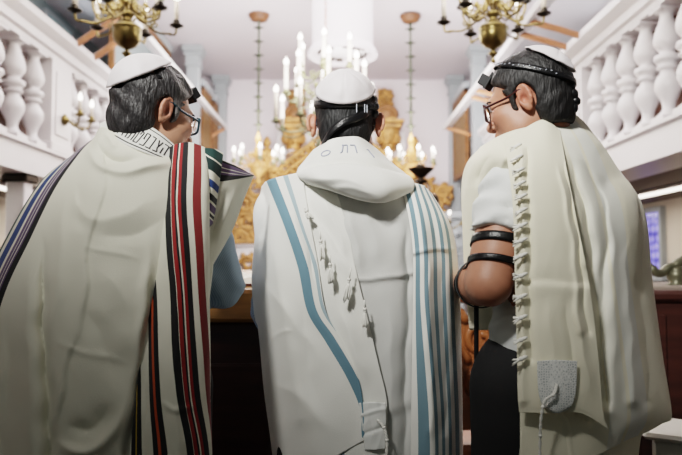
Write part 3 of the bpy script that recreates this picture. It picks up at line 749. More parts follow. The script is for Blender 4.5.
# carved armchair glimpsed between the middle and the right man
ch = empty('armchair', (.49, 2.95, 0), 'amber wooden armchair with carved scroll back between middle and right man', 'chair')
cx, cy = .49, 2.95
mb = MB()
for s in (-1, 1):
    mb.tube(cr1(np.array([(cx+s*.27, cy, .45), (cx+s*.29, cy+.02, .7), (cx+s*.25, cy+.05, .9), (cx+s*.28, cy+.07, 1.04)]), 16), .03, 8)
mb.tube(cr1(np.array([(cx-.28, cy+.07, 1.04), (cx-.15, cy+.07, 1.09), (cx, cy+.07, 1.13), (cx+.15, cy+.07, 1.09), (cx+.28, cy+.07, 1.04)]), 20), .035, 8)
for k, (ox, oz, rr) in enumerate([(-.14, .92, .085), (.14, .92, .085), (-.14, .72, .09), (.14, .72, .09), (0, .82, .08), (-.2, .57, .07), (.2, .57, .07), (0, 1.0, .07)]):
    t = np.linspace(0, 8, 26); sg = -1 if ox < 0 else 1
    mb.tube(np.stack([cx+ox+sg*rr*(1-t/11)*np.cos(t), np.full(26, cy+.05), oz+rr*(1-t/11)*np.sin(t)], -1), .02, 6)
mb.box((cx-.24, cy+.05, .52), (cx+.24, cy+.07, 1.02))
mb.build('backrest', M['amber_wood'], ch)
MB().box((cx-.3, cy-.02, .40), (cx+.3, cy+.5, .47), bev=.02).build('seat', M['amber_wood'], ch)
for s in (-1, 1):
    MB().tube(cr1(np.array([(cx+s*.28, cy+.06, .70), (cx+s*.31, cy+.25, .72), (cx+s*.31, cy+.42, .70), (cx+s*.29, cy+.44, .47)]), 16), .024, 8).build('armrest', M['amber_wood'], ch)
    for yy in (cy+.02, cy+.46):
        MB().tube(cr1(np.array([(cx+s*.26, yy, .42), (cx+s*.29, yy, .3), (cx+s*.25, yy, .14), (cx+s*.28, yy, 0.0)]), 12), [.035, .036, .036, .034, .031, .029, .027, .025, .024, .024, .026, .03], 8).build('leg', M['amber_wood'], ch)

# brass candelabrum bowl behind the middle man's right shoulder
cd = empty('bowl_lamp', (.55, 4.6, 0), 'dark bronze bowl lamp on curved stand behind the striped shoulder of the middle man', 'lamp')
bx, by = W(421, 170, 4.6)[0], 4.6; bz = W(421, 170, 4.6)[2]
MB().lathe([(0, bz-.055), (.03, bz-.05), (.05, bz-.03), (.085, bz-.0), (.09, bz+.012), (.08, bz+.012), (.04, bz-.015), (0, bz-.02)], (bx, by, 0), 24).build('bowl', M['bronze'], cd)
st2 = cr1(np.array([(bx, by, bz-.05), (bx, by, bz-.11), (bx+.03, by, bz-.16), (bx+.075, by, bz-.2), (bx+.085, by, bz-.27), (bx+.05, by, bz-.36), (bx+.04, by, .9), (bx+.04, by, .03)]), 50)
MB().tube(st2, .018, 10).lathe([(.035, -.012), (.05, 0), (.035, .012)], (bx, by, bz-.08), 16).ell((bx+.08, by, bz-.215), (.045, .045, .05)).build('stand', M['bronze'], cd)
MB().lathe([(0, 0), (.17, 0), (.17, .02), (.1, .05), (.04, .09), (0, .1)], (bx+.04, by, 0), 24).build('base', M['bronze'], cd)
MB().lathe([(.03, bz-.015), (.03, bz+.03), (.02, bz+.04), (0, bz+.04)], (bx-.005, by, bz*0), 14).build('glass_holder', M['bronze'], cd)

# pew on the right with bronze scroll rail, and the white bench end
pw = empty('pew', (1.75, 3.0, 0), 'dark mahogany pew with panelled front at the right edge', 'pew')
MB().box((1.22, 2.80, 0), (2.3, 2.86, 1.10), bev=.008).box((1.20, 2.78, 1.10), (2.3, 2.90, 1.15), bev=.015).box((1.24, 2.785, .15), (1.36, 2.80, 1.05), bev=.004).box((1.44, 2.78, .95), (2.3, 2.80, 1.07), bev=.008).box((1.44, 2.78, .1), (1.52, 2.80, .95), bev=.008).build('front_panel', M['dark_wood'], pw)
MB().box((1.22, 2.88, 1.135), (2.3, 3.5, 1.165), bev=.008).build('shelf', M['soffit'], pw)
MB().box((1.22, 2.86, 0), (1.27, 3.5, 1.13)).box((2.25, 2.86, 0), (2.3, 3.5, 1.13)).build('side', M['dark_wood'], pw)
MB().box((1.27, 3.0, .40), (2.25, 3.45, .45), bev=.01).build('seat', M['dark_wood'], pw)
rl = empty('scroll_rail', (1.5, 3.0, 1.165), 'green bronze scroll rail with a knob standing on the pew shelf', 'rail')
q = lambda px, py, d=3.05: tuple(W(px, py, d))
MB().tube(cr1(np.array([q(642, 262), q(650, 265), q(655, 272), q(662, 273), q(668, 268), q(674, 266), q(680, 262), q(690, 258)]), 30), [.012]*6+[.02]*16+[.022]*8, 10).build('rail', M['old_bronze'], rl)
c = np.array(q(674, 276)); MB().lathe([(.0, -.07), (.05, -.065), (.05, -.05), (.03, -.04), (.042, -.015), (.04, .01), (.02, .03), (0, .04)], (c[0]+.01, c[1], 1.215), 18).ell((c[0]+.01, c[1], 1.225), (.036, .036, .032)).build('knob', M['old_bronze'], rl)
bn = empty('bench_end', (1.2, 2.0, 0), 'white painted bench end at the lower right corner', 'bench')
Rb = np.array(Matrix.Rotation(math.radians(-31), 3, 'Z'))
a0 = W(651, 433, 1.78)
mb = MB().box((0, 0, 0), (1.0, .17, .80), bev=.01); mb.xf(lambda V: V @ Rb.T+np.array([a0[0]+.01, a0[1]+.02, 0])); mb.build('panel', M['stone'], bn)
mb = MB().box((-.02, -.03, .80), (1.02, .20, a0[2]), bev=.01); mb.xf(lambda V: V @ Rb.T+np.array([a0[0]+.01, a0[1]+.02, 0])); mb.build('cap_board', M['stone'], bn)

# ================================================================== THE MEN
SKIN = {'left': rgb(196,146,120), 'middle': rgb(188,132,106), 'right': rgb(180,126,102)}
def head_frame(c, yaw, tilt, roll=0.0):
    R = np.array(Matrix.Rotation(math.radians(yaw), 3, 'Z') @ Matrix.Rotation(math.radians(-tilt), 3, 'X') @ Matrix.Rotation(math.radians(roll), 3, 'Y'))
    return np.array(c, float), R
EAR = np.array([.073, -.012, -.004])
def add_head(S, hc, R, neckbase, sc=1.0, eo=.55):
    g = lambda p: hc+(R @ np.array(p, float))*sc
    E_ = lambda c, r, k=.02, sub=False, rot=None: S.ell(g(c), np.array(r)*sc, R if rot is None else R @ rot, k, sub)
    Cc = lambda a, b, ra, rb=None, k=.012: S.cap(g(a), g(b), ra*sc, None if rb is None else rb*sc, k)
    E_((0, -.014, .036), (.0745, .096, .086), .02)
    E_((0, .03, -.03), (.060, .062, .085), .03)
    E_((0, .042, -.085), (.046, .045, .032), .03)
    E_((0, .076, -.104), (.02, .018, .016), .02)
    Cc((-.034, .080, .014), (.034, .080, .014), .014, k=.02)
    for s in (-1, 1):
        E_((s*.046, .058, -.028), (.024, .026, .022), .025)
        E_((s*.058, .02, -.075), (.016, .03, .03), .03)
        E_((s*.032, .096, -.002), (.019, .014, .013), .012, True)
        Cc((s*.018, .086, .004), (s*.046, .077, .002), .0065, k=.006)
        Cc((s*.018, .084, -.013), (s*.045, .074, -.012), .006, k=.006)
        E_((s*.012, .102, -.043), (.0095, .011, .008), .006)
    Cc((0, .088, .006), (0, .108, -.036), .008, .0105, k=.012)
    E_((0, .109, -.040), (.0105, .0095, .009), .008)
    Cc((-.021, .088, -.068), (.021, .088, -.068), .0075, k=.008); Cc((-.018, .088, -.079), (.018, .088, -.079), .0085, k=.008)
    E_((0, .100, -.0735), (.025, .006, .0016), .003, True)
    # ears: rim, lobe, bowl
    for s in (-1, 1):
        tiltm = np.array(Matrix.Rotation(math.radians(-12), 3, 'X')); out = s*.017
        e = lambda y, z, o=0.0: EAR*np.array([s, 1, 1])+tiltm @ np.array([s*(.002+(eo-.55)*.012+o*eo), y*.9, z*.94])
        ring = [e(.016*math.cos(t)-.003, .031*math.sin(t), .006+.010*max(0, -math.cos(t))) for t in np.linspace(-.9, 4.0, 11)]
        for i in range(len(ring)-1): Cc(ring[i], ring[i+1], .0046, k=.004)
        ring2 = [e(.009*math.cos(t)-.004, .019*math.sin(t), .007) for t in np.linspace(.6, 3.8, 7)]
        for i in range(len(ring2)-1): Cc(ring2[i], ring2[i+1], .0034, k=.004)
        E_(e(-.002, -.031, .005), (.0055, .009, .010), .006)
        E_(e(-.004, 0, .0005), (.005, .014, .026), .008)
        E_(e(.002, -.006, .009), (.0055, .0075, .010), .005, True)
    nb = np.array(neckbase); S.cap(g((0, -.035, -.05)), nb, .054*sc, .062, .03); S.cap(g((0, .0, -.085)), nb+R @ np.array([0, .03, 0]), .042*sc, .055, .03)

def hair_obj(hc, R, sc, name, m, parent, tint, thick=.011, wave=.004, nape=-.085, res=.0028, bulge=0.0, freq=1.0, cap=(40, 50), capin=.006):
    S = SDF()
    g = lambda p: hc+(R @ np.array(p, float))*sc
    S.ell(g((0, -.014, .036)), (np.array([.0745, .096, .086])+thick)*sc, R, .02)
    S.ell(g((0, -.052-bulge*.3, -.04)), (np.array([.060, .048, .055])+thick*.8+bulge)*sc, R, .03)
    S.ell(g((0, .0, .0)), (np.array([.0705, .04, .05])+thick*.45)*sc, R, .02)
    def post(F, Q):
        L = ((Q-hc) @ R)/sc; x, y, z = L[..., 0], L[..., 1], L[..., 2]
        yl = np.interp(z, [-.12, -.07, -.035, -.02, .0, .02, .045, .08, .12], [-.045, -.036, -.03, .006, .022, .034, .062, .088, .09])
        ax = np.abs(x)
        yl = yl-np.where(z > .03, (ax/.07)**2*.018, 0)
        region = np.maximum(y-yl, nape-z)
        side = np.maximum(np.maximum(np.abs(y-.018)-.009, -.032-z), z-.03)
        region = np.minimum(region, side)
        e = np.sqrt((y-EAR[1]+.002)**2/(.026**2)+(z-EAR[2]+.004)**2/(.037**2))-1.0
        cut = np.where(ax > .045, -e*.028, -1)
        region = np.maximum(region, cut)
        ct, st_ = math.cos(math.radians(cap[0])), math.sin(math.radians(cap[0])); q = np.stack([x/.0745, (y+.014)/.096, (z-.036)/.086], -1); qn = np.linalg.norm(q, axis=-1)+1e-9
        ang = np.degrees(np.arccos(np.clip((-q[..., 1]*st_+q[..., 2]*ct)/qn, -1, 1))); press = capin*np.clip((cap[1]-ang)/5+.4, 0, 1)
        F = F+press*sc
        nz = wave*(np.sin(freq*(70*x+95*z+25*y)+1.5*np.sin(60*y+40*z))*.6+np.sin(freq*(150*z-60*x+110*y)+2*np.sin(80*x))*.4)
        F2 = F/sc+nz
        h = .006
        hh = np.clip(.5-.5*(F2-region)/h, 0, 1); Fm = F2+(region-F2)*hh+h*hh*(1-hh)
        return Fm*sc
    return sdf_obj(S, name, m, parent, res*sc, post=post, it=1, tint=tint)

def head_part(hc, R, sc):
    return lambda V: hc+(np.asarray(V) @ R.T)*sc

def skullcap(hc, R, sc, parent, tilt, half, base=.012, name='skullcap', lift=0.0, pts=0):
    """dome cap: tilt degrees backward, half = opening angle"""
    Rx = np.array(Matrix.Rotation(math.radians(tilt), 3, 'X')); th = np.linspace(0, math.radians(half), 20); n = 72
    V = []
    for t in th:
        for j in range(n):
            a = 2*PI*j/n; d = Rx @ np.array([math.sin(t)*math.cos(a), math.sin(t)*math.sin(a), math.cos(t)])
            gore = abs(math.cos(a*3)); r = 1.0
            off = base+lift*math.cos(t)+.0015*(1-(1-gore)**6)+(.0012 if t > th[-3] else 0)+.0012*math.sin(9*a+7*t)*math.sin(t)
            V.append(np.array([0, -.014, .036])+d*(np.array([.0745, .096, .086])+off))
    P = np.array(V).reshape(len(th), n, 3); P = head_part(hc, R, sc)(P.reshape(-1, 3)).reshape(P.shape)
    o = MB().grid(P, wrap=True).build(name, M['cap'], parent)
    md = o.modifiers.new('thickness', 'SOLIDIFY'); md.thickness = .004; md.offset = -1
    return o

def head_band(hc, R, sc, parent, z0, tilt, w, off, name='head_strap', rows=4):
    """flat leather strap round the head"""
    n = 72; Rx = np.array(Matrix.Rotation(math.radians(tilt), 3, 'X')); P = np.zeros((rows, n, 3))
    for i in range(rows):
        for j in range(n):
            a = 2*PI*j/n; zz = z0+(i/(rows-1)-.5)*w; d = np.array([math.cos(a), math.sin(a), 0]); 
            r = np.array([.0745, .096, .086])+off; k = math.sqrt(max(.05, 1-(zz/r[2])**2))
            P[i, j] = np.array([0, -.014, .036])+Rx @ np.array([d[0]*r[0]*k, d[1]*r[1]*k, zz])
    P = head_part(hc, R, sc)(P.reshape(-1, 3)).reshape(P.shape)
    o = MB().grid(P, wrap=True).build(name, M['black_leather'], parent)
    md = o.modifiers.new('thickness', 'SOLIDIFY'); md.thickness = .002
    return o

def glasses(hc, R, sc, parent, m, r=(.027, .0215)):
    t = head_part(hc, R, sc); fr = MB()
    gl = empty_part = None
    for s in (-1, 1):
        c = np.array([s*.034, .103, -.006]); pts = []
        for a in np.linspace(0, 2*PI, 28, endpoint=False):
            ca, sa = math.cos(a), math.sin(a); e = .62
            pts.append(c+np.array([r[0]*abs(ca)**e*np.sign(ca), -.006*abs(ca)**2*(1 if ca*s > 0 else 0), r[1]*abs(sa)**e*np.sign(sa)]))
        fr.tube(t(pts), .0032*sc, 6, closed=True)
        tp = cr1(np.array([c+np.array([s*r[0], -.006, .008]), (s*.0665, .075, .004), (s*.0785, .03, .006), (s*.0815, -.004, .016), (s*.079, -.022, .006), (s*.076, -.03, -.012)]), 20)
        fr.tube(t(tp), .003*sc, 6)
    fr.tube(t(cr1(np.array([(-.0095, .103, .002), (0, .107, .005), (.0095, .103, .002)]), 8)), .0024*sc, 6)
    f = fr.build('eyeglasses', m, parent)
    for s in (-1, 1):
        c = np.array([s*.034, .1025, -.006]); MB().lathe([(0, .0006), (.02, .0004), (.021, 0), (.02, -.0004), (0, -.0006)], (0, 0, 0), 24).xf(lambda V: t(V[:, [0, 2, 1]]*np.array([1.12, 1, .86])+c)).build('lens', M['lens'], f)

def eyes(hc, R, sc, parent):
    t = head_part(hc, R, sc)
    for s in (-1, 1):
        c = (s*.031, .0765, -.004); mb = MB().ell((0, 0, 0), (.012, .012, .012), nu=16, nv=10).xf(lambda V: t(V+np.array(c)))
        e = mb.build('eye', M['eye_white'], parent)
        MB().ell((0, 0, 0), (.0055, .002, .0055), nu=14, nv=6).xf(lambda V: t(V+np.array(c)+np.array([0, .0112, -.001]))).build('iris', M['eye_brown'], e)
        MB().tube(t(cr1(np.array([(s*.014, .094, .017), (s*.032, .0945, .022), (s*.052, .08, .016)]), 8)), [.002, .003, .0032, .0034, .0032, .003, .0025, .0015], 6).build('eyebrow', M['brow'], parent)
M['eye_white'] = mat('eye_white', rgb(228,224,218), 0.2); M['eye_brown'] = mat('brown_iris', rgb(60,38,24), 0.15); M['brow'] = mat('dark_eyebrow', rgb(48,40,36), 0.9)

def tefillin_box(hc, R, sc, parent, pos=(0, .090, .080), tilt=-42, s=.0145):
    t = head_part(hc, R, sc); Rx = np.array(Matrix.Rotation(math.radians(tilt), 3, 'X'))
    f = lambda V: t(V @ Rx.T+np.array(pos))
    mb = MB().box((-s*1.45, -s*1.5, -.004), (s*1.45, s*1.3, .005), bev=.0015).box((-s, -s, .005), (s, s, .029), bev=.0015)
    mb.box((-s*1.45, -s*1.95, -.004), (s*1.45, -s*1.5, .004), bev=.001)
    for k in (-.5, 0, .5): mb.box((s*k-.0006, -s-.0005, .008), (s*k+.0006, s+.0005, .0296))
    return mb.xf(f).build('head_tefillin', M['matte_black'], parent)

def hand(S, wrist, fwd, up, side, scale=1.0):
    """palm + five curled fingers in the SDF; side=+1 thumb towards +cross"""
    f = np.array(fwd, float); f /= np.linalg.norm(f); u = np.array(up, float); u -= f*(u@f); u /= np.linalg.norm(u); l = np.cross(f, u)*side
    w = np.array(wrist, float); P = lambda a, b, c: w+(f*a+l*b+u*c)*scale
    for b in (-.027, -.009, .010, .028): S.cap(P(.005, b*.6, 0), P(.085, b, 0), .014*scale, .011*scale, .012)
    for b, ln in ((-.030, .058), (-.010, .072), (.011, .078), (.031, .070)):
        a0 = .088
        S.chain([P(a0, b, 0), P(a0+ln*.48, b*1.05, -.004), P(a0+ln*.8, b*1.05, -.016), P(a0+ln, b*1.03, -.030)], [.0095*scale, .0088*scale, .008*scale, .0068*scale], .004)
    S.chain([P(.022, .026, -.004), P(.05, .050, -.014), P(.078, .060, -.020), P(.10, .062, -.027)], [.014*scale, .011*scale, .0098*scale, .0078*scale], .006)

def person(key, J, hair_tint, labels):
    root = empty('person', (J['pelvis'][0], J['pelvis'][1], 0), labels, 'person')
    hc, R = head_frame(J['head'], *J['hrot']); sc = J.get('hs', 1.0)
    f = np.array(J['face']); f = f/np.linalg.norm(f); rt = np.array([f[1], -f[0], 0])
    pel = np.array(J['pelvis']); chest = np.array(J['chest']); nb = np.array(J['neck'])
    T = SDF()                                                        # trunk
    mid = (pel+chest)/2
    Rb = np.stack([rt, f, [0, 0, 1]], 1)
    T.ell(pel, (.165, .115, .13), Rb, .04); T.ell(mid, (.155, .115, .17), Rb, .06); T.ell(chest, (.165, .115, .19), Rb, .05)
    T.ell(chest+np.array([0, 0, .10])+f*-.02, (.14, .085, .10), Rb, .05)
    for s in ('L', 'R'): T.cap(nb+np.array([0, 0, -.06]), J['sh'+s], .06, .058, .04)
    limbs = {}
    for s in ('L', 'R'):
        limbs[s] = (np.array(J['sh'+s]), np.array(J['el'+s]), np.array(J['wr'+s]))
    B = SDF(); B.p += T.p
    for s in ('L', 'R'):
        a, e, w = limbs[s]; fa = J.get('arm', 1.0)
        B.cap(a, e, .050*fa, .041*fa, .03); B.cap(a+(e-a)*.35, a+(e-a)*.7, .048*fa, .044*fa, .03)
        B.cap(e, e+(w-e)*.35, .040*fa, .042*fa, .02); B.cap(e+(w-e)*.3, w, .041*fa, .026, .02)
        hip = pel+rt*(.09 if s == 'R' else -.09)+np.array([0, 0, -.06]); knee = hip+np.array([0, 0, -.40])+f*.02+rt*(.02 if s == 'R' else -.02); ank = np.array([knee[0], knee[1], .085])-f*.03
        B.cap(hip, knee, .085, .055, .03); B.cap(knee, knee+(ank-knee)*.35, .054, .058, .02); B.cap(knee+(ank-knee)*.3, ank, .056, .037, .02)
        B.cap(ank+np.array([0, 0, -.04]), ank+f*.15+np.array([0, 0, -.055]), .038, .028, .02)
        J['leg'+s] = (hip, knee, ank)
        fw = np.array(J['hand'+s]); hand(B, w, fw, (0, 0, 1), (1 if s == 'R' else -1)*-1)
    add_head(B, hc, R, nb, sc, J.get('ear', .55))
    hw = [limbs[s][2] for s in ('L', 'R')]
    fine = []
    for ax in range(3):
        rr = [(hc[ax]-.14, hc[ax]+.14, .0032)]
        for w_, s in zip(hw, ('L', 'R')): fw = np.array(J['hand'+s]); fw = fw/np.linalg.norm(fw); c = w_[ax]+fw[ax]*.1; rr.append((c-.11, c+.11, .005))
        fine.append(rr)
    base = np.array(SKIN[key])
    def tint(V):
        L = ((V-hc) @ R)/sc; c = np.repeat(base[None], len(V), 0)
        def blot(p, r, col, amt, anis=(1, 1, 1)):
            d = np.linalg.norm((L-np.array(p))*np.array(anis), axis=1); w = amt*np.exp(-(d/r)**2); return w[:, None], np.array(col)
        red = np.array(rgb(186, 96, 80))
        for s in (-1, 1):
            for p, r, a in (((s*.05, .075, -.03), .025, .35), ((s*.083, -.012, .0), .03, .5)):
                w, k = blot(p, r, red, a); c = c*(1-w)+k*w
        for p, r, a in (((0, .12, -.04), .018, .4), ((0, .095, -.074), .016, .65)):
            w, k = blot(p, r, red, a); c = c*(1-w)+k*w
        w, k = blot((0, .075, -.10), .045, rgb(120, 100, 92), J.get('beard', .35)); c = c*(1-w)+k*w
        n = np.sin(V[:, 0]*180)*np.sin(V[:, 1]*150)*np.sin(V[:, 2]*170); return np.clip(c*(1+.05*n[:, None]), 0, 1)
    m = M['skin_'+key] = attr_color('skin_'+key, .5, sss=.12, bump=.06, bscale=260)
    sdf_obj(B, 'body', m, root, .011, fine, tint=tint)
    # clothing: shirt, trousers, shoes
    Sh = SDF(); g = .010
    for p in T.p:
        if p[0] == 'cap': Sh.cap(p[1], p[2], p[3]+g, p[4]+g, p[5])
        else: Sh.ell(p[1], p[2]+g, p[3], p[5])
    for s in ('L', 'R'):
        a, e, w = limbs[s]; cut = J.get('sleeve'+s, 1.85); k = J.get('sleeve_r', .056)
        Sh.cap(a, a+(e-a)*min(1, cut), k+.006, k, .03)
        if cut > 1: Sh.cap(e, e+(w-e)*(cut-1), k, .040, .02)
        else:
            d = (e-a)/np.linalg.norm(e-a); q = a+(e-a)*cut
            for i in range(3): Sh.cap(q-d*.022*i, q-d*(.022*i+.008), k+.007-.002*i, k+.006, .006)
    Sh.cap(nb+np.array([0, 0, -.03]), nb+np.array([0, 0, .02]), .066, .062, .02)
    wk = J.get('wrinkle', 1.0); cuts = []
    for s in ('L', 'R'):
        ct = J.get('sleeve'+s, 1.85)
        if ct < 1: a, e, w = limbs[s]; d = (e-a)/np.linalg.norm(e-a); cuts.append((a+(e-a)*ct, d))
    def wrinkle(F, Q):
        z = Q[..., 2]; x = Q[..., 0]; y = Q[..., 1]
        for q, d in cuts:
            L = (Q-q) @ d; rad = np.linalg.norm(Q-q-L[..., None]*d, axis=-1); sl = L+.35*(x-q[0]); near = np.clip((.11-rad)/.03, 0, 1)*np.clip((L+.14)/.05, 0, 1); F = F-near*(.0042*np.sin(sl*170+2*np.sin(sl*45)+1.2*np.sin(z*60+x*40))+.0035*np.exp(-((L+.018)/.014)**2)); F = np.where((rad < .10) & (L > -.03) & (L < .30) & (y < 1.50), np.maximum(F, L-.006), F)
        return F+wk*.0022*np.sin(95*z+40*x+30*y+2*np.sin(50*x-30*z))+wk*.0018*np.sin(60*z-85*x+40*y)
    sdf_obj(Sh, 'shirt', J['shirt'], root, .0085, ([], [], []), post=wrinkle)
    Tr = SDF(); Tr.ell(pel+np.array([0, 0, .03]), (.192, .132, .165), Rb, .03)
    for s in ('L', 'R'):
        h, k, a = J['leg'+s]; Tr.cap(h, k, .098, .074, .03); Tr.cap(k, a+np.array([0, 0, .0]), .074, .064, .02)
    sdf_obj(Tr, 'trousers', M['black_cloth'], root, .013, ([], [], []))
    for s in ('L', 'R'):
        a = J['leg'+s][2]; So = SDF(); So.ell(a+np.array([0, 0, -.03])+f*-.01, (.05, .06, .06), Rb, .02); So.ell(a+np.array([0, 0, -.048])+f*.09, (.05, .12, .036), Rb, .03)
        sdf_obj(So, 'shoe', M['shoe'], root, .008, ([], [], []), post=lambda F, Q: np.maximum(F, .001-Q[..., 2]))
    return root, hc, R, sc, Sh, B

def push_out(pt, S, margin, it=5):
    """keep a cloth patch outside the clothed body: move covered points back towards the outside"""
    P = pt['P']; sh = P.shape
    Q = P.reshape(-1, 3).copy()
    for _ in range(it):
        d = S.eval_points(Q); e = 1e-3
        need = np.maximum(0, margin-d); m = need > 0
        if not m.any(): break
        q = Q[m]; g = np.stack([S.eval_points(q+np.eye(3)[k]*e)-d[m] for k in range(3)], -1); g /= np.linalg.norm(g, axis=1, keepdims=True)+1e-9
        Q[m] = q+g*need[m][:, None]*.9
    P2 = Q.reshape(sh); D = P2-P
    for _ in range(3):                                               # soften the correction
        D[1:-1] = (D[:-2]+2*D[1:-1]+D[2:])/4; D[:, 1:-1] = (D[:, :-2]+2*D[:, 1:-1]+D[:, 2:])/4
    pt['P'] = P+D; return pt

GLY = {
 'L': [[(.1,1.3),(.1,.9),(.85,.9),(.4,0)]], 'H': [[(0,1),(.9,1),(.9,0)],[(.12,.62),(.12,0)]], 'T': [[(0,1),(.85,1),(.9,0)],[(.2,1),(.2,.1),(0,0)]],
 'A': [[(.05,1),(.45,.15)],[(.85,1),(.6,.2),(0,-.1)]], 'E': [[(.15,1),(0,.8),(.05,0),(.8,0),(.9,.9),(.5,1),(.4,.7)]], 'P': [[(.35,.55),(.15,.55),(.1,1),(.85,1),(.9,0),(.1,0)]],
 'B': [[(.05,1),(.75,1),(.8,0)],[(0,0),(1,0)]], 'S': [[(.1,1),(.55,.55)],[(.85,1),(.5,.4),(.85,0),(.05,0)]], 'I': [[(.3,1),(.6,1),(.55,.6)]], 'R': [[(0,1),(.8,1),(.88,.85),(.88,0)]],
 'M': [[(.05,1),(.9,1),(.9,0),(.12,0),(.12,1)]], 'O': [[(.5+.5*math.cos(t),.5+.4*math.sin(t)) for t in np.linspace(0,6.28,16)]], 'V': [[(.3,1),(.6,1),(.6,0)]]}
def embroider(pt, text, u0, u1, v0, v1, r, off=.0022, up=(0, -1, 0), rtl=False):
    """lettering sewn on a patch: u runs along the line of writing, v across it (v1 = foot of the letters)"""
    out = []; N = normals(pt['P']); N *= np.sign((N @ np.array(up))).reshape(N.shape[:2]+(1,)); pn = dict(P=N); n = len(text); cw = (u1-u0)/n
    for i, c in enumerate(text):
        if c == ' ': continue
        mb = MB(); out.append(mb)
        for stt in GLY[c]:
            q = np.array(stt, float); L = []
            for a, b in zip(q[:-1], q[1:]):
                for t in np.linspace(0, 1, 5, endpoint=False): L.append(a+(b-a)*t)
            L.append(q[-1]); pts = []
            for (x, y) in L:
                u = u0+(i+.12+.76*x)*cw; v = v1+(v0-v1)*y; pts.append(sample(pt, u, v)+off*sample(pn, u, v))
            mb.tube(pts, r, 5)
    return out
def seam(pt, uv, r, off=.0022, mb=None, up=(0, -1, 0)):
    mb = mb or MB(); N = normals(pt['P']); N *= np.sign((N @ np.array(up))).reshape(N.shape[:2]+(1,)); pn = dict(P=N)
    q = cr1(np.array(uv, float), 40); return mb.tube([sample(pt, u, v)+off*sample(pn, u, v) for u, v in q], r, 5)

def tassel(px, py, d, ln, ang, parent, seed, w=1.0):
    q = np.random.default_rng(seed); mb = MB(); a = math.radians(ang); top = W(px, py, d); sc = d/FPX
    dirv = np.array([math.sin(a), 0, -math.cos(a)]); L = ln*sc
    mb.tube([top, top+dirv*L*.3+np.array([0, -.002, 0])], .0022*w, 6)
    mb.ell(top+dirv*L*.34, (.006*w, .006*w, .0065*w), nu=10, nv=8); mb.ell(top+dirv*L*.42, (.0045*w, .0045*w, .005*w), nu=8, nv=6)
    for k in range(11):
        s = np.array([q.normal()*.002, q.normal()*.0014-.001, 0])*w; b = top+dirv*L*.42
        e = b+dirv*L*(.5+.12*q.random())+s*2.0; m = (b+e)/2+s*.9; mb.tube(cr1(np.array([b, m, e]), 6), [.0024*w, .0026*w, .0026*w, .0026*w, .0024*w, .0016*w], 5)
    return mb.build('tassel', M['thread'], parent)

def strap_ring(B, c, axis, w, off, parent, name='arm_strap', r0=.02, r1=.085, tiltv=None):
    """leather strap lying on the skin round a limb"""
    c = np.array(c, float); ax = np.array(axis, float); ax /= np.linalg.norm(ax); u = np.cross(ax, [0, 1, .1]); u /= np.linalg.norm(u); v = np.cross(ax, u); n = 48; rows = 4; P = np.zeros((rows, n, 3))
    for i in range(rows):
        for j in range(n):
            a = 2*PI*j/n; d = u*math.cos(a)+v*math.sin(a); o = c+ax*((i/(rows-1)-.5)*w)
            rs = np.linspace(r0, r1, 60); f = B.eval_points(o+d*rs[:, None]); k = np.argmax(f > 0) if (f > 0).any() else 59
            P[i, j] = o+d*(rs[k]+off)
    P = (np.roll(P, 1, 1)+P*2+np.roll(P, -1, 1))/4
    ob = MB().grid(P, wrap=True).build(name, M['black_leather'], parent)
    md = ob.modifiers.new('thickness', 'SOLIDIFY'); md.thickness = .0025; md.offset = 1
    return ob

def col_tint(c1, c2, f):
    def t(V): w = f(V)[:, None]; return np.array(c1)*(1-w)+np.array(c2)*w
    return t
def hair_tint(hc, R, dark, grey, amount):
    def t(V):
        L = (V-hc) @ R; w = amount*np.clip((L[:, 1]+.01)/.05, 0, 1)*np.clip((.07-L[:, 2])/.08, 0, 1)
        n = .5+.5*np.sin(L[:, 0]*300+40*np.sin(L[:, 2]*90))*np.sin(L[:, 2]*210+L[:, 1]*240); w = np.clip(w*(.5+.8*n)+.06*n, 0, 1)[:, None]
        return np.array(dark)*(1-w)+np.array(grey)*w
    return t
BLACK = rgb(24,24,26); BLUE = rgb(34,62,120); PURP = rgb(98,78,112); GREEN = rgb(20,58,54); RED = rgb(150,34,34); DRED = rgb(122,34,34); WHT = rgb(234,231,214); ORN = rgb(196,84,40); YEL = rgb(190,160,60)
M['hair_grey'] = attr_color('greying_dark_hair', .5, bump=.7, bscale=150, stretch=(1, 1, .25))
M['hair_dark'] = attr_color('black_hair', .6, bump=.45, bscale=170, stretch=(1, 1, .25))

# ================================================================== LEFT MAN
JL = dict(head=W(155, 114, 1.55), hrot=(-44, 10), hs=.90, face=(.34, .94, 0), pelvis=(-.48, 1.57, .95), chest=(-.475, 1.56, 1.27), neck=(-.475, 1.535, 1.495),
          shL=(-.605, 1.60, 1.41), shR=(-.335, 1.535, 1.42), elL=(-.68, 1.67, 1.13), elR=W(219, 283, 1.61), wrL=(-.56, 1.90, 1.235), wrR=(-.33, 1.885, 1.245), handL=(.35, .93, -.12), handR=(-.1, .99, -.12), shirt=M['shirt_blue'], beard=.15, sleeve_r=.058)
root, hc, R, sc, Sh, B = person('left', JL, None, 'man in cream prayer shawl with red, black, blue and purple stripes, turned to the right')
hair_obj(hc, R, sc, 'hair', M['hair_grey'], root, hair_tint(hc, R, rgb(38,36,38), rgb(150,146,142), .85), thick=.014, wave=.0042, nape=-.088, bulge=.004, freq=.8, cap=(42, 52), capin=.012)
skullcap(hc, R, sc, root, 42, 53, base=.004, lift=.021)
glasses(hc, R, sc, root, M['frame_teal']); eyes(hc, R, sc, root); tefillin_box(hc, R, sc, root)
head_band(hc, R, sc, root, .045, 24, .011, .0135)

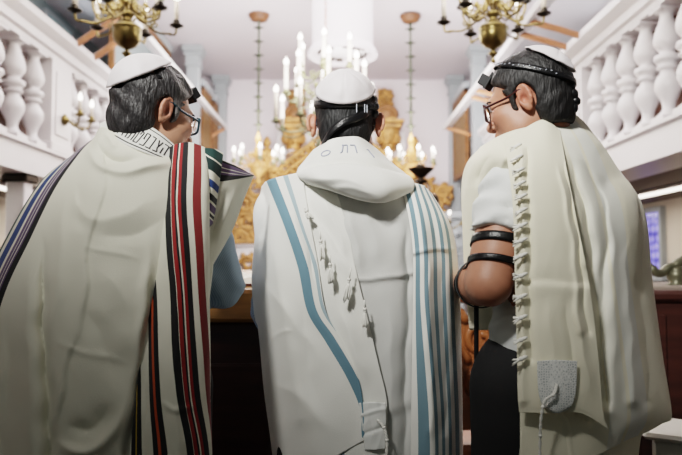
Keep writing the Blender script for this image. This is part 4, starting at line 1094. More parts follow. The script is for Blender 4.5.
A_rows = [
 [(88,150,1.66,-1),(90,146,1.61,.6),(94,139,1.56,3),(103,127,1.50,4),(122,138,1.455,5),(145,148,1.445,6),(178,158,1.47,7)],
 [(70,172,1.68,-1),(71,158,1.60,0),(80,154,1.53,3),(97,154,1.46,4),(124,160,1.42,5),(150,165,1.42,6),(178,170,1.45,7)],
 [(42,208,1.70,-1),(40,184,1.60,0),(56,189,1.50,3),(85,195,1.42,4),(120,200,1.39,5),(150,202,1.395,6),(180,207,1.42,7)],
 [(14,262,1.70,-1),(10,232,1.60,0),(32,238,1.48,3),(70,250,1.40,4),(110,255,1.375,5),(145,256,1.38,6),(181,258,1.41,7)],
 [(-16,320,1.70,-1),(-18,292,1.60,0),(4,300,1.47,3),(52,312,1.39,4),(98,316,1.36,5),(138,317,1.37,6),(178,318,1.41,7)],
 [(-40,400,1.70,-1),(-44,385,1.60,0),(-18,390,1.46,3),(40,398,1.38,4),(90,398,1.355,5),(132,398,1.37,6),(172,398,1.42,7)],
 [(-58,470,1.70,-1),(-62,462,1.60,0),(-34,465,1.46,3),(34,468,1.38,4),(86,468,1.36,5),(128,468,1.38,6),(168,468,1.43,7)],
 [(-70,540,1.70,-1),(-74,540,1.60,0),(-44,540,1.46,3),(30,540,1.38,4),(84,540,1.37,5),(126,540,1.39,6),(164,540,1.44,7)]]
A_f = [('s', [(152,262),(147,300),(142,348),(134,400),(124,450)], 3, .014, 2), ('g', [(87,140),(91,153),(103,167),(130,171),(160,164),(178,160)], 5, .012), ('g', [(97,140),(106,155),(122,162),(150,158)], 5, -.013), ('g', [(104,132),(112,140),(118,150)], 4, .007),
 ('g', [(70,178),(76,202),(94,218),(124,214),(165,192)], 9, .008), ('g', [(66,186),(64,215),(60,260),(56,310),(54,360)], 9, .012), ('g', [(78,180),(80,210),(82,236)], 7, -.006),
 ('r', [(104,166),(101,200),(88,240),(84,300),(78,330),(66,365),(52,440)], 2.2, .005, 0), ('s', [(104,166),(100,205),(88,240),(84,300),(70,350),(54,434)], 3.0, .007, 0),
 ('r', [(80,246),(110,250),(146,262)], 2.4, .0035), ('g', [(92,232),(130,236),(172,218)], 9, -.006), ('g', [(90,262),(120,290),(132,330),(134,370)], 15, .010), ('g', [(80,300),(98,330),(110,360),(116,400)], 12, -.009),
 ('r', [(46,340),(90,352),(136,366)], 2.4, .004), ('g', [(150,235),(146,290),(140,350),(130,400)], 6, .010),
 ('g', [(52,436),(72,450),(94,450),(116,424),(134,380)], 7, .014), ('g', [(64,424),(90,428),(112,400)], 10, -.012),
 ('g', [(44,225),(43,300),(46,380),(50,440),(54,540)], 5, -.030, 2), ('g', [(30,240),(29,320),(31,400),(34,470),(34,540)], 8, .016, 2), ('g', [(12,300),(8,380),(4,460),(2,540)], 7, -.012, 2)]
for r_ in A_rows:
    a_, b_ = np.array(r_[1]), np.array(r_[2]); r_.insert(2, (.5*(a_[0]+b_[0])-2, .5*(a_[1]+b_[1])-1, .4*a_[2]+.6*b_[2]-.012, 1.35))
pA = push_out(patch(A_rows, 150, 230, A_f, wr=.0012, seed=3), Sh, .012)
B_rows = [
 [(165,150,1.475,4.35),(178,144,1.465,5.75),(192,143,1.46,7.6),(207,149,1.47,10),(206,151,1.53,11)],
 [(163,175,1.44,4.25),(176,172,1.43,5.8),(191,171,1.425,7.55),(208,172,1.44,10),(207,173,1.52,11)],
 [(162,205,1.415,4.1),(174,205,1.40,5.65),(190,205,1.40,7.55),(208,205,1.42,10),(206,205,1.51,11)],
 [(155,250,1.395,3.2),(174,250,1.375,5.4),(191,250,1.38,7.3),(208,250,1.41,9.8),(206,250,1.51,11)],
 [(147,295,1.385,1.75),(172,295,1.365,4.75),(190,295,1.37,6.8),(208,295,1.405,9.5),(206,295,1.51,11)],
 [(141,350,1.37,.9),(168,350,1.35,4.1),(190,350,1.36,6.4),(209,350,1.40,9.0),(206,350,1.51,11)],
 [(136,400,1.365,.3),(164,400,1.345,3.3),(189,400,1.355,5.8),(209,400,1.40,8.5),(206,400,1.51,11)],
 [(130,455,1.36,-.1),(163,455,1.345,2.6),(190,455,1.355,4.9),(211,455,1.40,7.6),(207,455,1.51,10)],
 [(126,540,1.36,-.3),(162,540,1.345,2.3),(191,540,1.355,4.6),(213,540,1.40,7.2),(208,540,1.51,10)]]
pB = push_out(patch(B_rows, 90, 200, [('g', [(176,170),(178,250),(176,350),(178,500)], 7, .007, 0), ('g', [(160,210),(153,300),(146,400),(140,500)], 5, -.008, 0), ('g', [(158,398),(176,410),(200,402)], 3, .004), ('g', [(152,280),(156,350),(158,430)], 5, .006)], wr=.0012, seed=8), Sh, .016)
M['stripes_red'] = attr_stripes('red_black_striped_wool', [(.0,.35,BLACK),(.35,.47,YEL),(.47,.85,BLACK),(1.8,2.25,BLACK),(2.25,2.5,ORN),(2.5,3.0,BLACK),(4.55,5.25,BLACK),(5.33,5.75,RED),(5.75,5.92,BLACK),(6.08,6.45,RED),(6.45,7.12,BLACK),(7.85,8.95,DRED)], WHT, -1, 12)
M['stripes_left'] = attr_stripes('blue_purple_striped_wool', [(.0,.5,GREEN),(.75,1.25,BLUE),(1.55,1.95,PURP),(1.95,2.03,WHT),(2.03,2.35,PURP),(2.35,2.42,WHT),(2.42,2.6,PURP),(2.6,2.95,BLACK)], WHT, -2, 8)
C1_rows = [[(205,148,1.462,0),(214,149,1.458,-.6),(223,153,1.475,-.8)], [(205,166,1.445,1.9),(213,166,1.445,1.4),(221,168,1.465,.9)], [(205,190,1.438,4.4),(212,189,1.44,3.8),(218,190,1.465,3.3)], [(205,213,1.435,6.8),(210,212,1.44,6.2),(215,210,1.465,5.5)], [(205,230,1.435,8.4),(208,228,1.44,8.0),(212,224,1.465,7.2)]]
pC1 = patch(C1_rows, 24, 60)
M['stripes_band'] = attr_stripes('green_blue_striped_wool', [(-.6,.55,GREEN),(.75,2.0,rgb(14,40,38)),(2.9,3.7,BLUE),(4.3,5.0,BLACK),(5.3,6.1,PURP),(6.3,6.7,BLACK),(6.9,7.5,PURP),(7.5,8.2,BLACK)], WHT, -2, 10)
C2_rows = [[(212,156,1.465,0),(222,160,1.485,0),(238,167,1.525,0),(252,175,1.575,0)], [(212,168,1.460,1.5),(222,171,1.480,1.5),(238,174,1.520,1.5),(253,176,1.575,1.5)], [(212,184,1.460,3),(223,183.5,1.475,3),(238,180.5,1.520,3),(253,177,1.575,3)],
 [(210,206,1.460,5),(221,206,1.475,5),(232,203,1.505,5),(244,198,1.555,5)], [(206,238,1.465,7),(214,238,1.480,7),(223,236,1.505,7),(232,230,1.535,7)], [(205,272,1.475,9),(207,271,1.485,9),(210,269,1.500,9),(213,264,1.515,9)]]
pC2 = push_out(patch(C2_rows, 50, 80, [('g', [(234,184),(226,215),(214,255)], 5, .008), ('g', [(226,186),(218,215),(210,250)], 4, -.006)], wr=.001, seed=2), Sh, .006)
M['stripes_flap'] = attr_stripes('purple_striped_wool', [(.0,.35,BLACK),(.35,1.0,PURP),(1.12,1.6,PURP),(1.75,2.05,PURP),(2.05,2.75,BLACK)], WHT, -1, 10)
shawl = cloth('prayer_shawl', [(pA, 0), (pB, 1), (pC1, 2), (pC2, 3)], [M['stripes_left'], M['stripes_red'], M['stripes_band'], M['stripes_flap']], root, .003)
AT = [[(100,124,1.565),(121,117,1.51),(143,123,1.485),(160,133,1.475),(176,147,1.485)], [(100,128,1.545),(116,127,1.485),(134,135,1.46),(152,144,1.45),(171,154,1.465)], [(101,133,1.535),(112,137,1.47),(126,145,1.44),(145,153,1.43),(167,162,1.45)]]
pT = push_out(patch(AT, 80, 30), Sh, .008)
cb = cloth('collar_band', [(pT, 0)], [M['white_cloth']], root, .004); cb['label'] = 'white collar band with dark embroidered letters'
for mb in embroider(pT, 'LHTEPBSH', .28, .95, .26, .76, .0015): mb.build('letter', M['ink'], cb)
mb = seam(pT, [(.08,.88),(.4,.9),(.97,.9)], .0014); mb.build('piping', M['ink'], cb)
mb = seam(pT, [(.3,.12),(.6,.1),(.97,.1)], .0012); mb.build('piping', M['ink'], cb)

# ================================================================== MIDDLE MAN
JM = dict(head=W(346, 125, 1.72), hrot=(-3, 8), hs=.97, ear=1.15, face=(0, 1, 0), pelvis=(.015, 1.74, .95), chest=(.015, 1.74, 1.27), neck=(.012, 1.705, 1.50),
          shL=(-.145, 1.735, 1.395), shR=(.172, 1.735, 1.39), elL=(-.182, 1.80, 1.14), elR=(.192, 1.72, 1.13), wrL=(-.13, 1.975, 1.235), wrR=(.17, 1.975, 1.235), handL=(.1, .99, -.12), handR=(-.1, .99, -.12), shirt=M['shirt_blue'], beard=.4, sleeve_r=.057)
root, hc, R, sc, Sh, B = person('middle', JM, None, 'man seen from behind in white prayer shawl with pale blue stripes')
hair_obj(hc, R, sc, 'hair', M['hair_dark'], root, hair_tint(hc, R, rgb(14,15,17), rgb(40,38,38), .3), thick=.009, wave=.0012, nape=-.084, cap=(46, 58), capin=.008)
skullcap(hc, R, sc, root, 46, 58, base=.007, lift=.010)
glasses(hc, R, sc, root, M['frame_dark']); eyes(hc, R, sc, root); tefillin_box(hc, R, sc, root)
head_band(hc, R, sc, root, .022, 22, .024, .0138)
tt = head_part(hc, R, sc)
q = cr1(np.array([(.072,-.065,.02),(.045,-.100,-.012),(.0,-.116,-.034),(-.035,-.104,-.058),(-.058,-.075,-.085)]), 30)
P = np.zeros((4, 30, 3)); 
for i in range(4): P[i] = q+np.array([.004, 0, 1.0])*(i/3-.5)*.022
o = MB().grid(tt(P.reshape(-1, 3)).reshape(P.shape)).build('head_strap', M['black_leather'], root); md = o.modifiers.new('thickness', 'SOLIDIFY'); md.thickness = .002
kn = MB()
for c, r in (((.076,-.055,.03),(.014,.016,.014)),((.07,-.066,.045),(.012,.012,.014)),((.078,-.05,.012),(.011,.014,.012)),((.064,-.078,.022),(.014,.01,.010)),((.078,-.05,.05),(.008,.012,.014))): kn.ell((0,0,0), r, nu=12, nv=8); kn.v[-1] = tt(kn.v[-1]+np.array(c))
kn.tube(tt(cr1(np.array([(.07,-.07,.045),(.062,-.075,.066),(.055,-.074,.082)]), 8)), .003, 6).tube(tt(cr1(np.array([(.08,-.05,.04),(.072,-.058,.066),(.06,-.068,.08)]), 8)), .003, 6)
kn.build('strap_knot', M['black_leather'], root)
bk = MB()
for x, z in ((.032, .002), (.052, .008), (.058, .01)): bk.box((-.0008, -.002, -.011), (.0008, .002, .011)); bk.v[-1] = tt(bk.v[-1]+np.array([x, -.127+x*x*10, z]))
bk.build('strap_clip', M['silver'], root)

CB = [[(300,176,1.64),(330,172,1.62),(360,172,1.615),(395,178,1.63),(425,186,1.66)], [(304,205,1.605),(335,203,1.585),(362,203,1.58),(392,205,1.585),(425,210,1.615)], [(308,245,1.595),(340,245,1.57),(368,245,1.565),(396,245,1.57),(426,248,1.60)],
 [(312,290,1.59),(345,290,1.565),(372,290,1.56),(398,290,1.565),(427,290,1.60)], [(315,350,1.59),(348,350,1.565),(376,350,1.56),(400,350,1.565),(428,350,1.60)], [(318,420,1.59),(352,420,1.565),(378,420,1.56),(402,420,1.57),(428,420,1.60)], [(320,540,1.60),(354,540,1.58),(380,540,1.575),(404,540,1.585),(428,540,1.61)]]
CBf = [('s', [(345,278),(376,278),(396,276),(415,273)], 2.2, -.004, 0), ('r', [(352,278),(376,278),(415,273)], 2.0, .006, 0), ('g', [(346,205),(356,240),(364,275)], 6, .008), ('g', [(365,210),(385,225),(402,215)], 9, -.008), ('g', [(360,200),(374,235),(382,270)], 8, .005),
 ('s', [(362,420),(385,414),(412,405)], 2.5, -.004, 0), ('g', [(405,215),(408,280),(406,360),(404,460)], 4, -.012, 2), ('g', [(388,300),(392,370),(390,450)], 8, .006)]
pCB = push_out(patch(CB, 80, 160, CBf, wr=.0014, seed=12), Sh, .010)
L2 = [[(296,176,1.635,0),(313,172,1.62,1.4),(333,184,1.605,3)], [(299,205,1.60,0),(318,205,1.585,1.5),(341,205,1.58,3)], [(303,240,1.585,0),(328,238,1.568,1.5),(350,240,1.565,3)], [(308,275,1.575,0),(334,273,1.555,1.5),(357,275,1.552,3)],
 [(316,315,1.57,0),(343,313,1.548,1.5),(367,315,1.548,3)], [(328,362,1.565,0),(357,362,1.545,1.5),(378,362,1.545,3)], [(326,400,1.565,0),(368,402,1.545,1.5),(387,403,1.545,3)], [(326,452,1.565,0),(368,452,1.548,1.5),(386,450,1.548,3)], [(326,500,1.57,0),(362,496,1.555,1.5),(382,480,1.553,3)]]
L2f = [('s', [(298,198),(308,210),(322,228),(336,252),(352,270),(364,300)], 2.2, .010), ('g', [(316,185),(336,225),(348,270)], 6, .006), ('g', [(340,300),(352,340),(368,390)], 7, .007)]
pL2 = patch(L2, 50, 150, L2f, wr=.001, seed=5)
L1 = [[(267,192,1.765,-2),(262,188,1.74,0),(264,184,1.69,1.6),(267,181,1.66,3),(275,178,1.635,3.8),(302,172,1.615,6)],
 [(264,225,1.765,-2),(257,225,1.73,0),(271,225,1.63,1.5),(284.5,225,1.59,3),(293,225,1.58,3.8),(311,226,1.575,5.6)],
 [(262,267,1.765,-2),(256,267,1.73,0),(276,267,1.60,1.5),(298.5,267,1.565,3),(307,267,1.56,3.8),(318,264,1.562,5)],
 [(262,310,1.765,-2),(257.5,310,1.73,0),(281,312,1.59,1.5),(308,311,1.555,3),(316,310,1.55,3.8),(325,308,1.55,4.9)],
 [(266,345,1.765,-2),(261.5,345,1.72,0),(290,345,1.58,1.5),(326,341,1.55,3),(334.5,339,1.545,3.8),(339,337,1.545,4.4)],
 [(270,390,1.765,-2),(266,390,1.72,0),(301,388,1.575,1.5),(348,378,1.545,3),(355.5,375,1.54,3.8),(357,374,1.54,4.0)],
 [(277,440,1.765,-2),(273,440,1.72,0),(312,438,1.575,1.5),(358,410,1.545,2.9),(362.5,409,1.54,3.2),(363,408,1.54,3.3)],
 [(283,490,1.765,-2),(279,490,1.72,0),(316,468,1.58,1.5),(356,445,1.55,2.8),(363.5,441,1.545,2.95),(364,440,1.545,3.0)]]
L1f = [('g', [(290,195),(302,230),(312,262),(318,300)], 3.0, -.008), ('g', [(262,280),(275,300),(300,330),(330,370)], 7, .007), ('r', [(262,352),(280,335),(296,330)], 2.5, .004), ('g', [(268,210),(276,270),(286,330),(300,420)], 9, .009, 2), ('g', [(300,300),(308,350),(318,420)], 7, -.006), ('g', [(270,380),(300,400),(340,440)], 8, .006)]
pL1 = push_out(patch(L1, 90, 170, L1f, wr=.0014, seed=6), Sh, .010)
RP = [[(402,187,1.615,0),(412,184,1.62,1.5),(420,185,1.635,3),(428,190,1.665,4.6),(433,197,1.71,6),(430,200,1.82,7)], [(409,220,1.575,0),(420,217,1.575,1.5),(431,216,1.595,3),(442,218,1.63,4.6),(449,223,1.70,6),(447,225,1.82,7)],
 [(413,254,1.558,0),(424,252,1.555,1.5),(436,251,1.58,3),(448,250,1.62,4.6),(456,250,1.70,6),(454,251,1.82,7)], [(413,300,1.552,0),(425,300,1.545,1.5),(437,300,1.57,3),(450,300,1.61,4.6),(459.5,300,1.70,6),(457,300,1.82,7)],
 [(412,360,1.55,0),(427,360,1.54,1.15),(438,360,1.565,2.7),(451,360,1.61,4.4),(461,360,1.70,5.8),(458,360,1.82,7)], [(411,430,1.55,0),(430,430,1.54,.98),(441,430,1.565,2.5),(452,430,1.61,4.2),(462,430,1.70,5.6),(459,430,1.82,7)], [(410,540,1.55,0),(430,540,1.54,.98),(442,540,1.57,2.5),(453,540,1.62,4.2),(463,540,1.71,5.6),(460,540,1.82,7)]]
RPf = [('s', [(412,255),(430,252),(457,248)], 2.0, -.004, 0), ('r', [(412,254),(430,251),(457,247)], 1.6, .005, 0), ('g', [(414,200),(426,250),(430,330),(432,430)], 4, .007, 2), ('g', [(424,200),(438,250),(444,330),(446,430)], 4, -.006, 2), ('g', [(432,200),(446,250),(453,330),(455,430)], 4, .005, 2)]
pRP = push_out(patch(RP, 80, 150, RPf, wr=.0012, seed=9), Sh, .012)
ROLL = [[(300,171,1.665),(318,166,1.615),(348,163,1.60),(377,167,1.61),(404,174,1.665)], [(297,172,1.62),(317,168,1.562),(348,166,1.547),(381,171,1.556),(410,177,1.615)], [(299,177,1.605),(319,178,1.537),(352,181,1.523),(386,187,1.53),(414,183,1.605)],
 [(305,182,1.605),(326,188,1.545),(358,198,1.535),(384,201,1.54),(413,190,1.605)], [(308,186,1.64),(330,190,1.59),(360,199,1.58),(386,201,1.585),(412,192,1.64)]]
pRO = push_out(patch(ROLL, 90, 60, [('g', [(300,176),(340,180),(380,192)], 5, .008), ('g', [(310,166),(345,170),(390,178)], 4, -.005), ('g', [(330,186),(356,190),(384,196)], 4, .005)], wr=.0012, seed=14), Sh, .016)
BL = rgb(104,138,154); BLR = rgb(112,140,152); BL2 = rgb(158,178,186); WC = rgb(240,239,232)
M['stripes_blue_left'] = attr_stripes('white_wool_blue_stripes', [(2.95,3.85,BL),(4.45,4.85,BL2)], WC, -3, 8)
M['stripes_blue_fall'] = attr_stripes('white_wool_thin_blue_stripes', [(.18,.36,BL),(.5,.62,BL2)], WC, -1, 4)
M['stripes_blue_right'] = attr_stripes('white_wool_many_blue_stripes', [(.32,.92,BLR),(1.45,1.92,BLR),(2.52,3.0,BLR),(3.58,4.05,BLR),(4.55,5.0,BLR)], WC, -1, 8)
shawl = cloth('prayer_shawl', [(pCB, 0), (pL2, 1), (pL1, 2), (pRP, 3), (pRO, 4)], [M['sheer_white'], M['stripes_blue_fall'], M['stripes_blue_left'], M['stripes_blue_right'], M['white_cloth']], root, .003)
ATm = [[(314,150,1.68),(331,140,1.612),(347,137,1.60),(360,138,1.607),(376,149,1.675)], [(304,162,1.675),(322,152,1.605),(347,149,1.592),(369,152,1.603),(395,166,1.68)], [(298,170,1.655),(319,163,1.60),(346,159,1.585),(377,163,1.595),(406,175,1.66)], [(300,178,1.65),(319,175,1.605),(347,173,1.59),(378,177,1.60),(407,183,1.65)]]
pT = push_out(patch(ATm, 80, 50), Sh, .006)
cb = cloth('collar_band', [(pT, 0)], [M['white_cloth']], root, .004); cb['label'] = 'white collar band with silvery letters'
for mb in embroider(pT, 'O', .25, .36, .32, .52, .0018)+embroider(pT, 'TR', .43, .62, .23, .47, .0018)+embroider(pT, 'V', .70, .78, .3, .53, .0018): mb.build('letter', M['silver_ink'], cb)
for k, (x, y, d, l, a) in enumerate([(320,231,1.555,30,4), (330,255,1.545,28,2), (351,268,1.54,34,-10), (364,300,1.538,27,5), (304,207,1.57,14,30)]): tassel(x, y, d-.014, l, a, shawl, 20+k, .8)
cp = patch([[(359,403,1.543),(372,402,1.533),(386,403,1.534)], [(362,425,1.543),(374,425,1.533),(386,425,1.534)], [(365,450,1.546),(375,450,1.536),(385,449,1.537)]], 30, 40, [('g', [(362,414),(386,410)], 2, .003, 0), ('g', [(362,432),(386,428)], 2, -.003, 0)], wr=.0014, wrs=4, seed=2)
cloth('corner_patch', [(cp, 0)], [M['satin']], shawl, .002)
def twist_cord(pts, r, parent, name='tassel_cord'):
    p = cr1(np.array([W(*q_) for q_ in pts]), 60); mb = MB()
    for ph in (0, PI):
        mb.tube([v+np.array([math.cos(i*.9+ph), math.sin(i*.9+ph)*.6, 0])*r*.8 for i, v in enumerate(p)], r, 6)
    for i in (14, 28, 42): mb.ell(p[i], (r*2.1, r*2.1, r*1.7), nu=10, nv=6)
    return mb.build(name, M['thread'], parent)
twist_cord([(378,420,1.53),(384,428,1.525),(387,442,1.525),(386,470,1.53),(388,500,1.54)], .0022, shawl)

# ================================================================== RIGHT MAN
JR = dict(head=W(528, 103, 1.53), hrot=(58, 10), hs=.90, face=(-.45, .89, 0), pelvis=(.475, 1.57, .95), chest=(.53, 1.56, 1.27), neck=(.50, 1.545, 1.495),
          shL=(.385, 1.475, 1.42), shR=(.625, 1.62, 1.41), elL=W(489, 283, 1.42), elR=(.68, 1.71, 1.13), wrL=W(463, 284, 1.68), wrR=(.60, 1.93, 1.15), handL=(-.15, .98, .05), handR=(-.5, .86, -.1), shirt=M['shirt_white'], sleeveL=.47, sleeve_r=.065, wrinkle=1.2, beard=.45, arm=1.12)
root, hc, R, sc, Sh, B = person('right', JR, None, 'man in ivory prayer shawl with bare arm bound by black straps, facing left')
hair_obj(hc, R, sc, 'hair', M['hair_dark'], root, hair_tint(hc, R, rgb(19,18,19), rgb(80,75,72), .4), thick=.013, wave=.0016, nape=-.08, cap=(45, 40), capin=.009)
skullcap(hc, R, sc, root, 45, 41, base=.008, lift=.008)
glasses(hc, R, sc, root, M['frame_red']); eyes(hc, R, sc, root); tefillin_box(hc, R, sc, root, pos=(0, .088, .082), tilt=-46)
head_band(hc, R, sc, root, .036, 28, .014, .0185)
tt = head_part(hc, R, sc)
kn = MB()
for c, r in (((0,-.112,-.012),(.018,.014,.016)),((.006,-.114,-.03),(.016,.013,.012)),((-.006,-.112,.006),(.014,.012,.012)),((.0,-.108,-.046),(.013,.011,.014))): kn.ell((0,0,0), r, nu=12, nv=8); kn.v[-1] = tt(kn.v[-1]+np.array(c))
kn.build('strap_knot', M['black_leather'], root)
fl = MB(); qn = np.random.default_rng(4); Rx = np.array(Matrix.Rotation(math.radians(28), 3, 'X'))
for k in range(16):
    a = PI*(.62+.62*k/15); r_ = np.array([.0745, .096])+.0205; zz = .036+qn.uniform(-.003, .003)
    kk = math.sqrt(1-(zz/.0985)**2); c = np.array([0, -.014, .036])+Rx @ np.array([math.cos(a)*r_[0]*kk, math.sin(a)*r_[1]*kk, zz])
    fl.ell((0,0,0), (.0012, .0035, .0016), nu=6, nv=5); fl.v[-1] = tt(fl.v[-1]+c)
fl.build('strap_flecks', M['silver'], root)

RA = [
 [(497,146,1.47,0),(520,131,1.475,1),(543,116,1.495,2),(561,112,1.515,3),(575,115,1.54,4),(588,127,1.59,5),(588,130,1.66,6)],
 [(512,166,1.42,0),(536,152,1.41,1),(560,148,1.42,2),(585,148,1.46,3),(605,152,1.54,4),(613,164,1.62,5),(608,170,1.72,6)],
 [(516,214,1.375,0),(545,212,1.37,1),(578,212,1.385,2),(606,212,1.43,3),(628,212,1.52,4),(643,208,1.62,5),(632,218,1.76,6)],
 [(518,280,1.37,0),(550,280,1.36,1),(586,280,1.38,2),(617,280,1.43,3),(639,280,1.52,4),(652,282,1.63,5),(646,285,1.78,6)],
 [(519,350,1.37,0),(555,350,1.365,1),(594,350,1.38,2),(627,350,1.43,3),(649,352,1.52,4),(662,355,1.64,5),(656,356,1.80,6)],
 [(520,412,1.375,0),(560,414,1.37,1),(600,414,1.385,2),(634,413,1.43,3),(657,413,1.52,4),(671,414,1.64,5),(665,414,1.80,6)],
 [(520,470,1.38,0),(560,470,1.375,1),(598,455,1.39,2),(626,440,1.44,3),(648,431,1.53,4),(664,421,1.65,5),(660,418,1.81,6)]]
RAf = [('g', [(575,145),(598,190),(606,240),(600,330),(590,420)], 5, -.016, 2), ('g', [(566,150),(582,200),(592,260),(598,330),(606,400)], 5, -.020, 2), ('g', [(610,165),(622,220),(628,300),(634,400)], 6, .014, 2), ('g', [(622,175),(634,230),(642,310),(650,400)], 5, -.012, 2), ('r', [(603,152),(626,185),(642,240),(652,300)], 2.5, .006),
 ('g', [(600,180),(612,240),(614,320),(612,410)], 7, .010, 2), ('g', [(572,122),(592,140),(606,152)], 7, .008), ('g', [(560,150),(588,165),(618,190)], 8, .006), ('g', [(545,135),(570,138),(596,160)], 9, -.006), ('g', [(588,300),(600,350),(596,420)], 5, .01), ('g', [(640,330),(646,380),(656,412)], 5, .008)]
pRA = push_out(patch(RA, 120, 190, RAf, wr=.0012, seed=21), Sh, .012)
LW = [[(530,400,1.385,0),(560,400,1.38,0),(592,400,1.385,0),(625,405,1.44,0),(645,425,1.53,0)], [(522,430,1.385,0),(556,430,1.38,0),(592,432,1.39,0),(620,436,1.45,0),(640,440,1.54,0)], [(518,480,1.39,0),(556,480,1.385,0),(592,480,1.40,0),(620,480,1.46,0),(636,480,1.55,0)], [(518,545,1.40,0),(556,545,1.39,0),(592,545,1.41,0),(620,545,1.47,0),(634,545,1.56,0)]]
pLW = push_out(patch(LW, 60, 60, [('g', [(560,410),(570,450),(566,540)], 8, .012, 0), ('g', [(596,410),(590,460),(590,540)], 8, -.012, 0)], wr=.0014, seed=31), Sh, .010)
S_ = [
 [(503,141,1.452),(522,130,1.452),(544,120,1.46),(560,131,1.46)],
 [(508,165,1.39),(526,158,1.38),(546,154,1.38),(565,160,1.385)],
 [(513,210,1.352),(532,209,1.342),(555,209,1.342),(575,211,1.355)],
 [(515,280,1.343),(538,281,1.33),(565,282,1.33),(589,283,1.345)],
 [(517,350,1.343),(542,351,1.33),(570,352,1.33),(598,353,1.345)],
 [(518,395,1.345),(545,398,1.332),(577,400,1.332),(603,412,1.35)],
 [(519,412,1.348),(547,413,1.336),(580,413,1.336),(608,429,1.355)]]
Sf = [('g', [(527,150),(529,200),(530,280),(530,360)], 3.5, -.007, 0), ('g', [(521,150),(522,200),(523,280),(523,400)], 4, .006, 0), ('r', [(534,284),(560,284),(589,286)], 1.6, .005, 0), ('s', [(533,285),(560,285),(589,287)], 2, .006, 0), ('g', [(556,160),(566,200),(574,260),(580,330)], 3, .006, 2), ('g', [(562,160),(572,200),(580,260),(588,330)], 2.5, -.007, 2), ('g', [(567,165),(577,205),(585,265)], 2.5, .005, 0), ('g', [(548,290),(552,340),(556,400)], 8, .004), ('g', [(575,290),(582,345),(592,400)], 5, .006), ('g', [(566,295),(570,345),(580,400)], 4, -.005)]
pS = push_out(patch(S_, 90, 170, Sf, wr=.001, seed=23), Sh, .02)
F_ = [[(481,147,1.57),(498,137,1.50),(516,130,1.465),(535,126,1.45)], [(467,164,1.60),(485,158,1.49),(503,156,1.43),(520,158,1.40)], [(462,187,1.64),(475,184,1.54),(492,178,1.49),(516,178,1.42)], [(463,228,1.66),(474,226,1.575),(490,224,1.55),(512,224,1.50)], [(465,275,1.68),(474,275,1.60),(490,275,1.58),(510,275,1.55)], [(470,330,1.70),(480,330,1.63),(492,330,1.61),(512,330,1.58)]]
pF = patch(F_, 60, 90, [('g', [(486,146),(474,165),(467,190),(466,240)], 5, .012), ('g', [(493,150),(482,168),(476,190)], 4, -.012), ('g', [(512,146),(502,165),(506,180)], 5, .010), ('g', [(520,146),(513,165),(516,190)], 3, -.006)], wr=.0012, seed=25)
IV = rgb(240,234,211)
M['ivory_satin'] = attr_stripes('ivory_wool_satin_stripe', [(2.25,2.75,rgb(239,237,224)),(2.85,3.5,rgb(236,235,225))], IV, -1, 7)
shawl = cloth('prayer_shawl', [(pRA, 1), (pLW, 0), (pS, 0), (pF, 0)], [M['cream_warm'], M['ivory_satin']], root, .003)
for k, y in enumerate([147,158,171,184,197,211,226,241,256,276,297,318,340,359]):
    q_ = np.random.default_rng(50+k); x = 521+min(0, (y-200)*.10) if y < 200 else 521; d = float(np.interp(y, [145,165,210,280,360], [1.418,1.362,1.334,1.328,1.328])); mb = MB(); big = 1.0 if y > 220 else .75
    b = W(x+7, y-3, d+.002); c = W(x, y, d-.006); e = W(x-8*big, y+3+q_.normal(), d-.004)
    mb.tube(cr1(np.array([b, (b+c)/2+np.array([0, -.003, .001]), c]), 8), [.001, .002, .003, .0036, .0038, .0038, .0036, .003], 6).ell(c, (.0052*big, .005, .0048), nu=10, nv=7)
    for j in range(7):
        s = np.array([0, q_.normal()*.002, q_.normal()*.003]); mb.tube(cr1(np.array([c, (c+e)/2+s*.6, e+s*1.4]), 6), [.0022, .0022, .002, .0018, .0016, .0008], 5)
    mb.build('fringe_knot', M['thread'], shawl)
cp = patch([[(537,361,1.322),(556,360,1.318),(577,361,1.320)], [(538,388,1.322),(556,388,1.318),(576,388,1.320)], [(541,402,1.324),(556,408,1.320),(573,402,1.322)], [(547,409,1.328),(557,413,1.324),(568,409,1.326)]], 100, 120, [], wr=0)
# woven diamond relief
nvv, nuu = cp['P'].shape[:2]; uu, vv = np.meshgrid(np.linspace(0, 1, nuu), np.linspace(0, 1, nvv)); cp['P'][..., 1] -= .0011*np.abs(np.sin(uu*34+vv*40))*np.abs(np.sin(uu*34-vv*40))*.4
cloth('corner_patch', [(cp, 0)], [M['lace']], shawl, .002)
twist_cord([(557,384,1.312),(554,394,1.306),(545,401,1.308),(541,420,1.315),(540,450,1.33),(539,490,1.34)], .0020, shawl)
# straps on the bare arm
a, e, w = np.array(JR['shL']), np.array(JR['elL']), np.array(JR['wrL'])
for t, wd in ((.575, .019), (.80, .014)): strap_ring(B, a+(e-a)*t, (e-a)+np.array([.03, 0, 0]), wd, .0015, root)
for t in (.30, .5, .7): strap_ring(B, e+(w-e)*t, (w-e), .012, .0015, root)
fl = MB()
for k in range(3): c = W(478+k*7, 243+k*.6, 1.37); fl.ell(c, (.0022, .002, .0022), nu=8, nv=6)
P = np.stack([np.stack([W(474+2.2*i, y, 1.56) for i in range(3)]) for y in np.linspace(305, 470, 20)])
o = MB().grid(P).build('hanging_strap', M['black_leather'], root); md = o.modifiers.new('thickness', 'SOLIDIFY'); md.thickness = .003

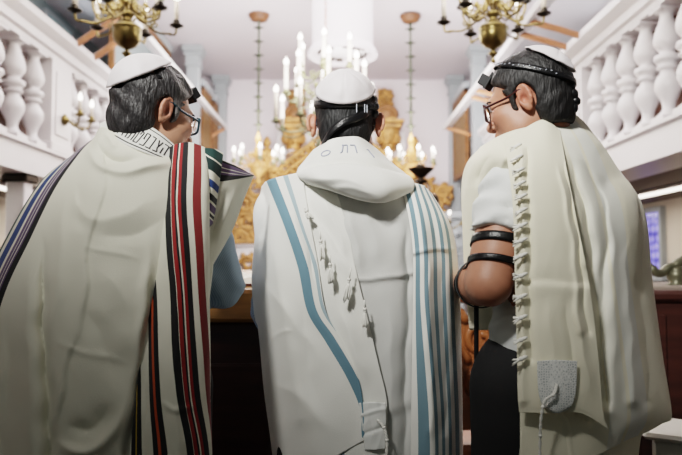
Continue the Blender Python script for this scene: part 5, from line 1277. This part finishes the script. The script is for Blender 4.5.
# ================================================================== LIGHT
def light(name, kind, loc, energy, col=(1, 1, 1), size=1.0, target=None, size_y=None, spread=None, angle=None):
    d = bpy.data.lights.new(name, kind); d.energy = energy; d.color = col
    if kind == 'AREA':
        d.size = size
        if size_y: d.shape = 'RECTANGLE'; d.size_y = size_y
        if spread: d.spread = math.radians(spread)
    elif kind == 'SPOT': d.shadow_soft_size = size; d.spot_size = math.radians(angle or 60); d.spot_blend = .9
    else: d.shadow_soft_size = size
    o = bpy.data.objects.new(name, d); COL.objects.link(o); o.location = loc
    if target is not None: o.rotation_euler = (Vector(target)-Vector(loc)).to_track_quat('-Z', 'Y').to_euler()
    return o
WARM = (1.0, .90, .78)
light('added_key_over_men', 'SPOT', (-1.3, -.9, 3.9), 1250, (1, .985, .945), .2, (.1, 2.1, 2.42), angle=53)  # added key without a fixture; narrow cone lets the backs darken downwards
light('fill_over_men', 'AREA', (-.6, -.2, 4.4), 14, (1, .96, .90), 1.8, (0, 1.7, 1.45))  # added soft fill on the men's backs, no fixture hangs here
light('nave_fill', 'AREA', (0, 8.0, 4.7), 300, (1, .97, .96), 3.2, (0, 8, 0), size_y=6)  # added overhead fill to brighten the far room, not a modelled lamp
light('ceiling_fill', 'AREA', (0, 7.0, 3.0), 350, (1, .955, .94), 3.0, (0, 9.0, 6), size_y=5)  # added upward fill that lightens the ceiling, no such fitting in the nave
for x in (-1.575, 1.12): light('chandelier_glow', 'POINT', (x, 4.6, 3.35), 60, WARM, .35)
light('chandelier_glow_middle', 'POINT', (-.165, 6.5, 3.2), 80, WARM, .4)
for x in (-1.17, .99): light('chandelier_glow_far', 'POINT', (x, 9.2, 3.1), 60, WARM, .3)
for s in (-1, 1):
    light('gallery_window_light', 'AREA', (s*3.85, 8.0, 4.2), 28, (.86, .96, 1.0), 2.5, (0, 8, 3.0), size_y=1.0)
    light('aisle_light', 'AREA', (s*3.3, 7.5, 1.97), 40, (1, .93, .82), .15, (s*3.3, 7.5, 0), size_y=5)
wd = bpy.data.worlds.new('room_ambient'); scn.world = wd; wd.use_nodes = True
bg = wd.node_tree.nodes['Background']; bg.inputs[0].default_value = (.58, .66, .62, 1); bg.inputs[1].default_value = .11
scn.view_settings.view_transform = 'Filmic'; scn.view_settings.look = 'Medium High Contrast'; scn.view_settings.exposure = 0.0
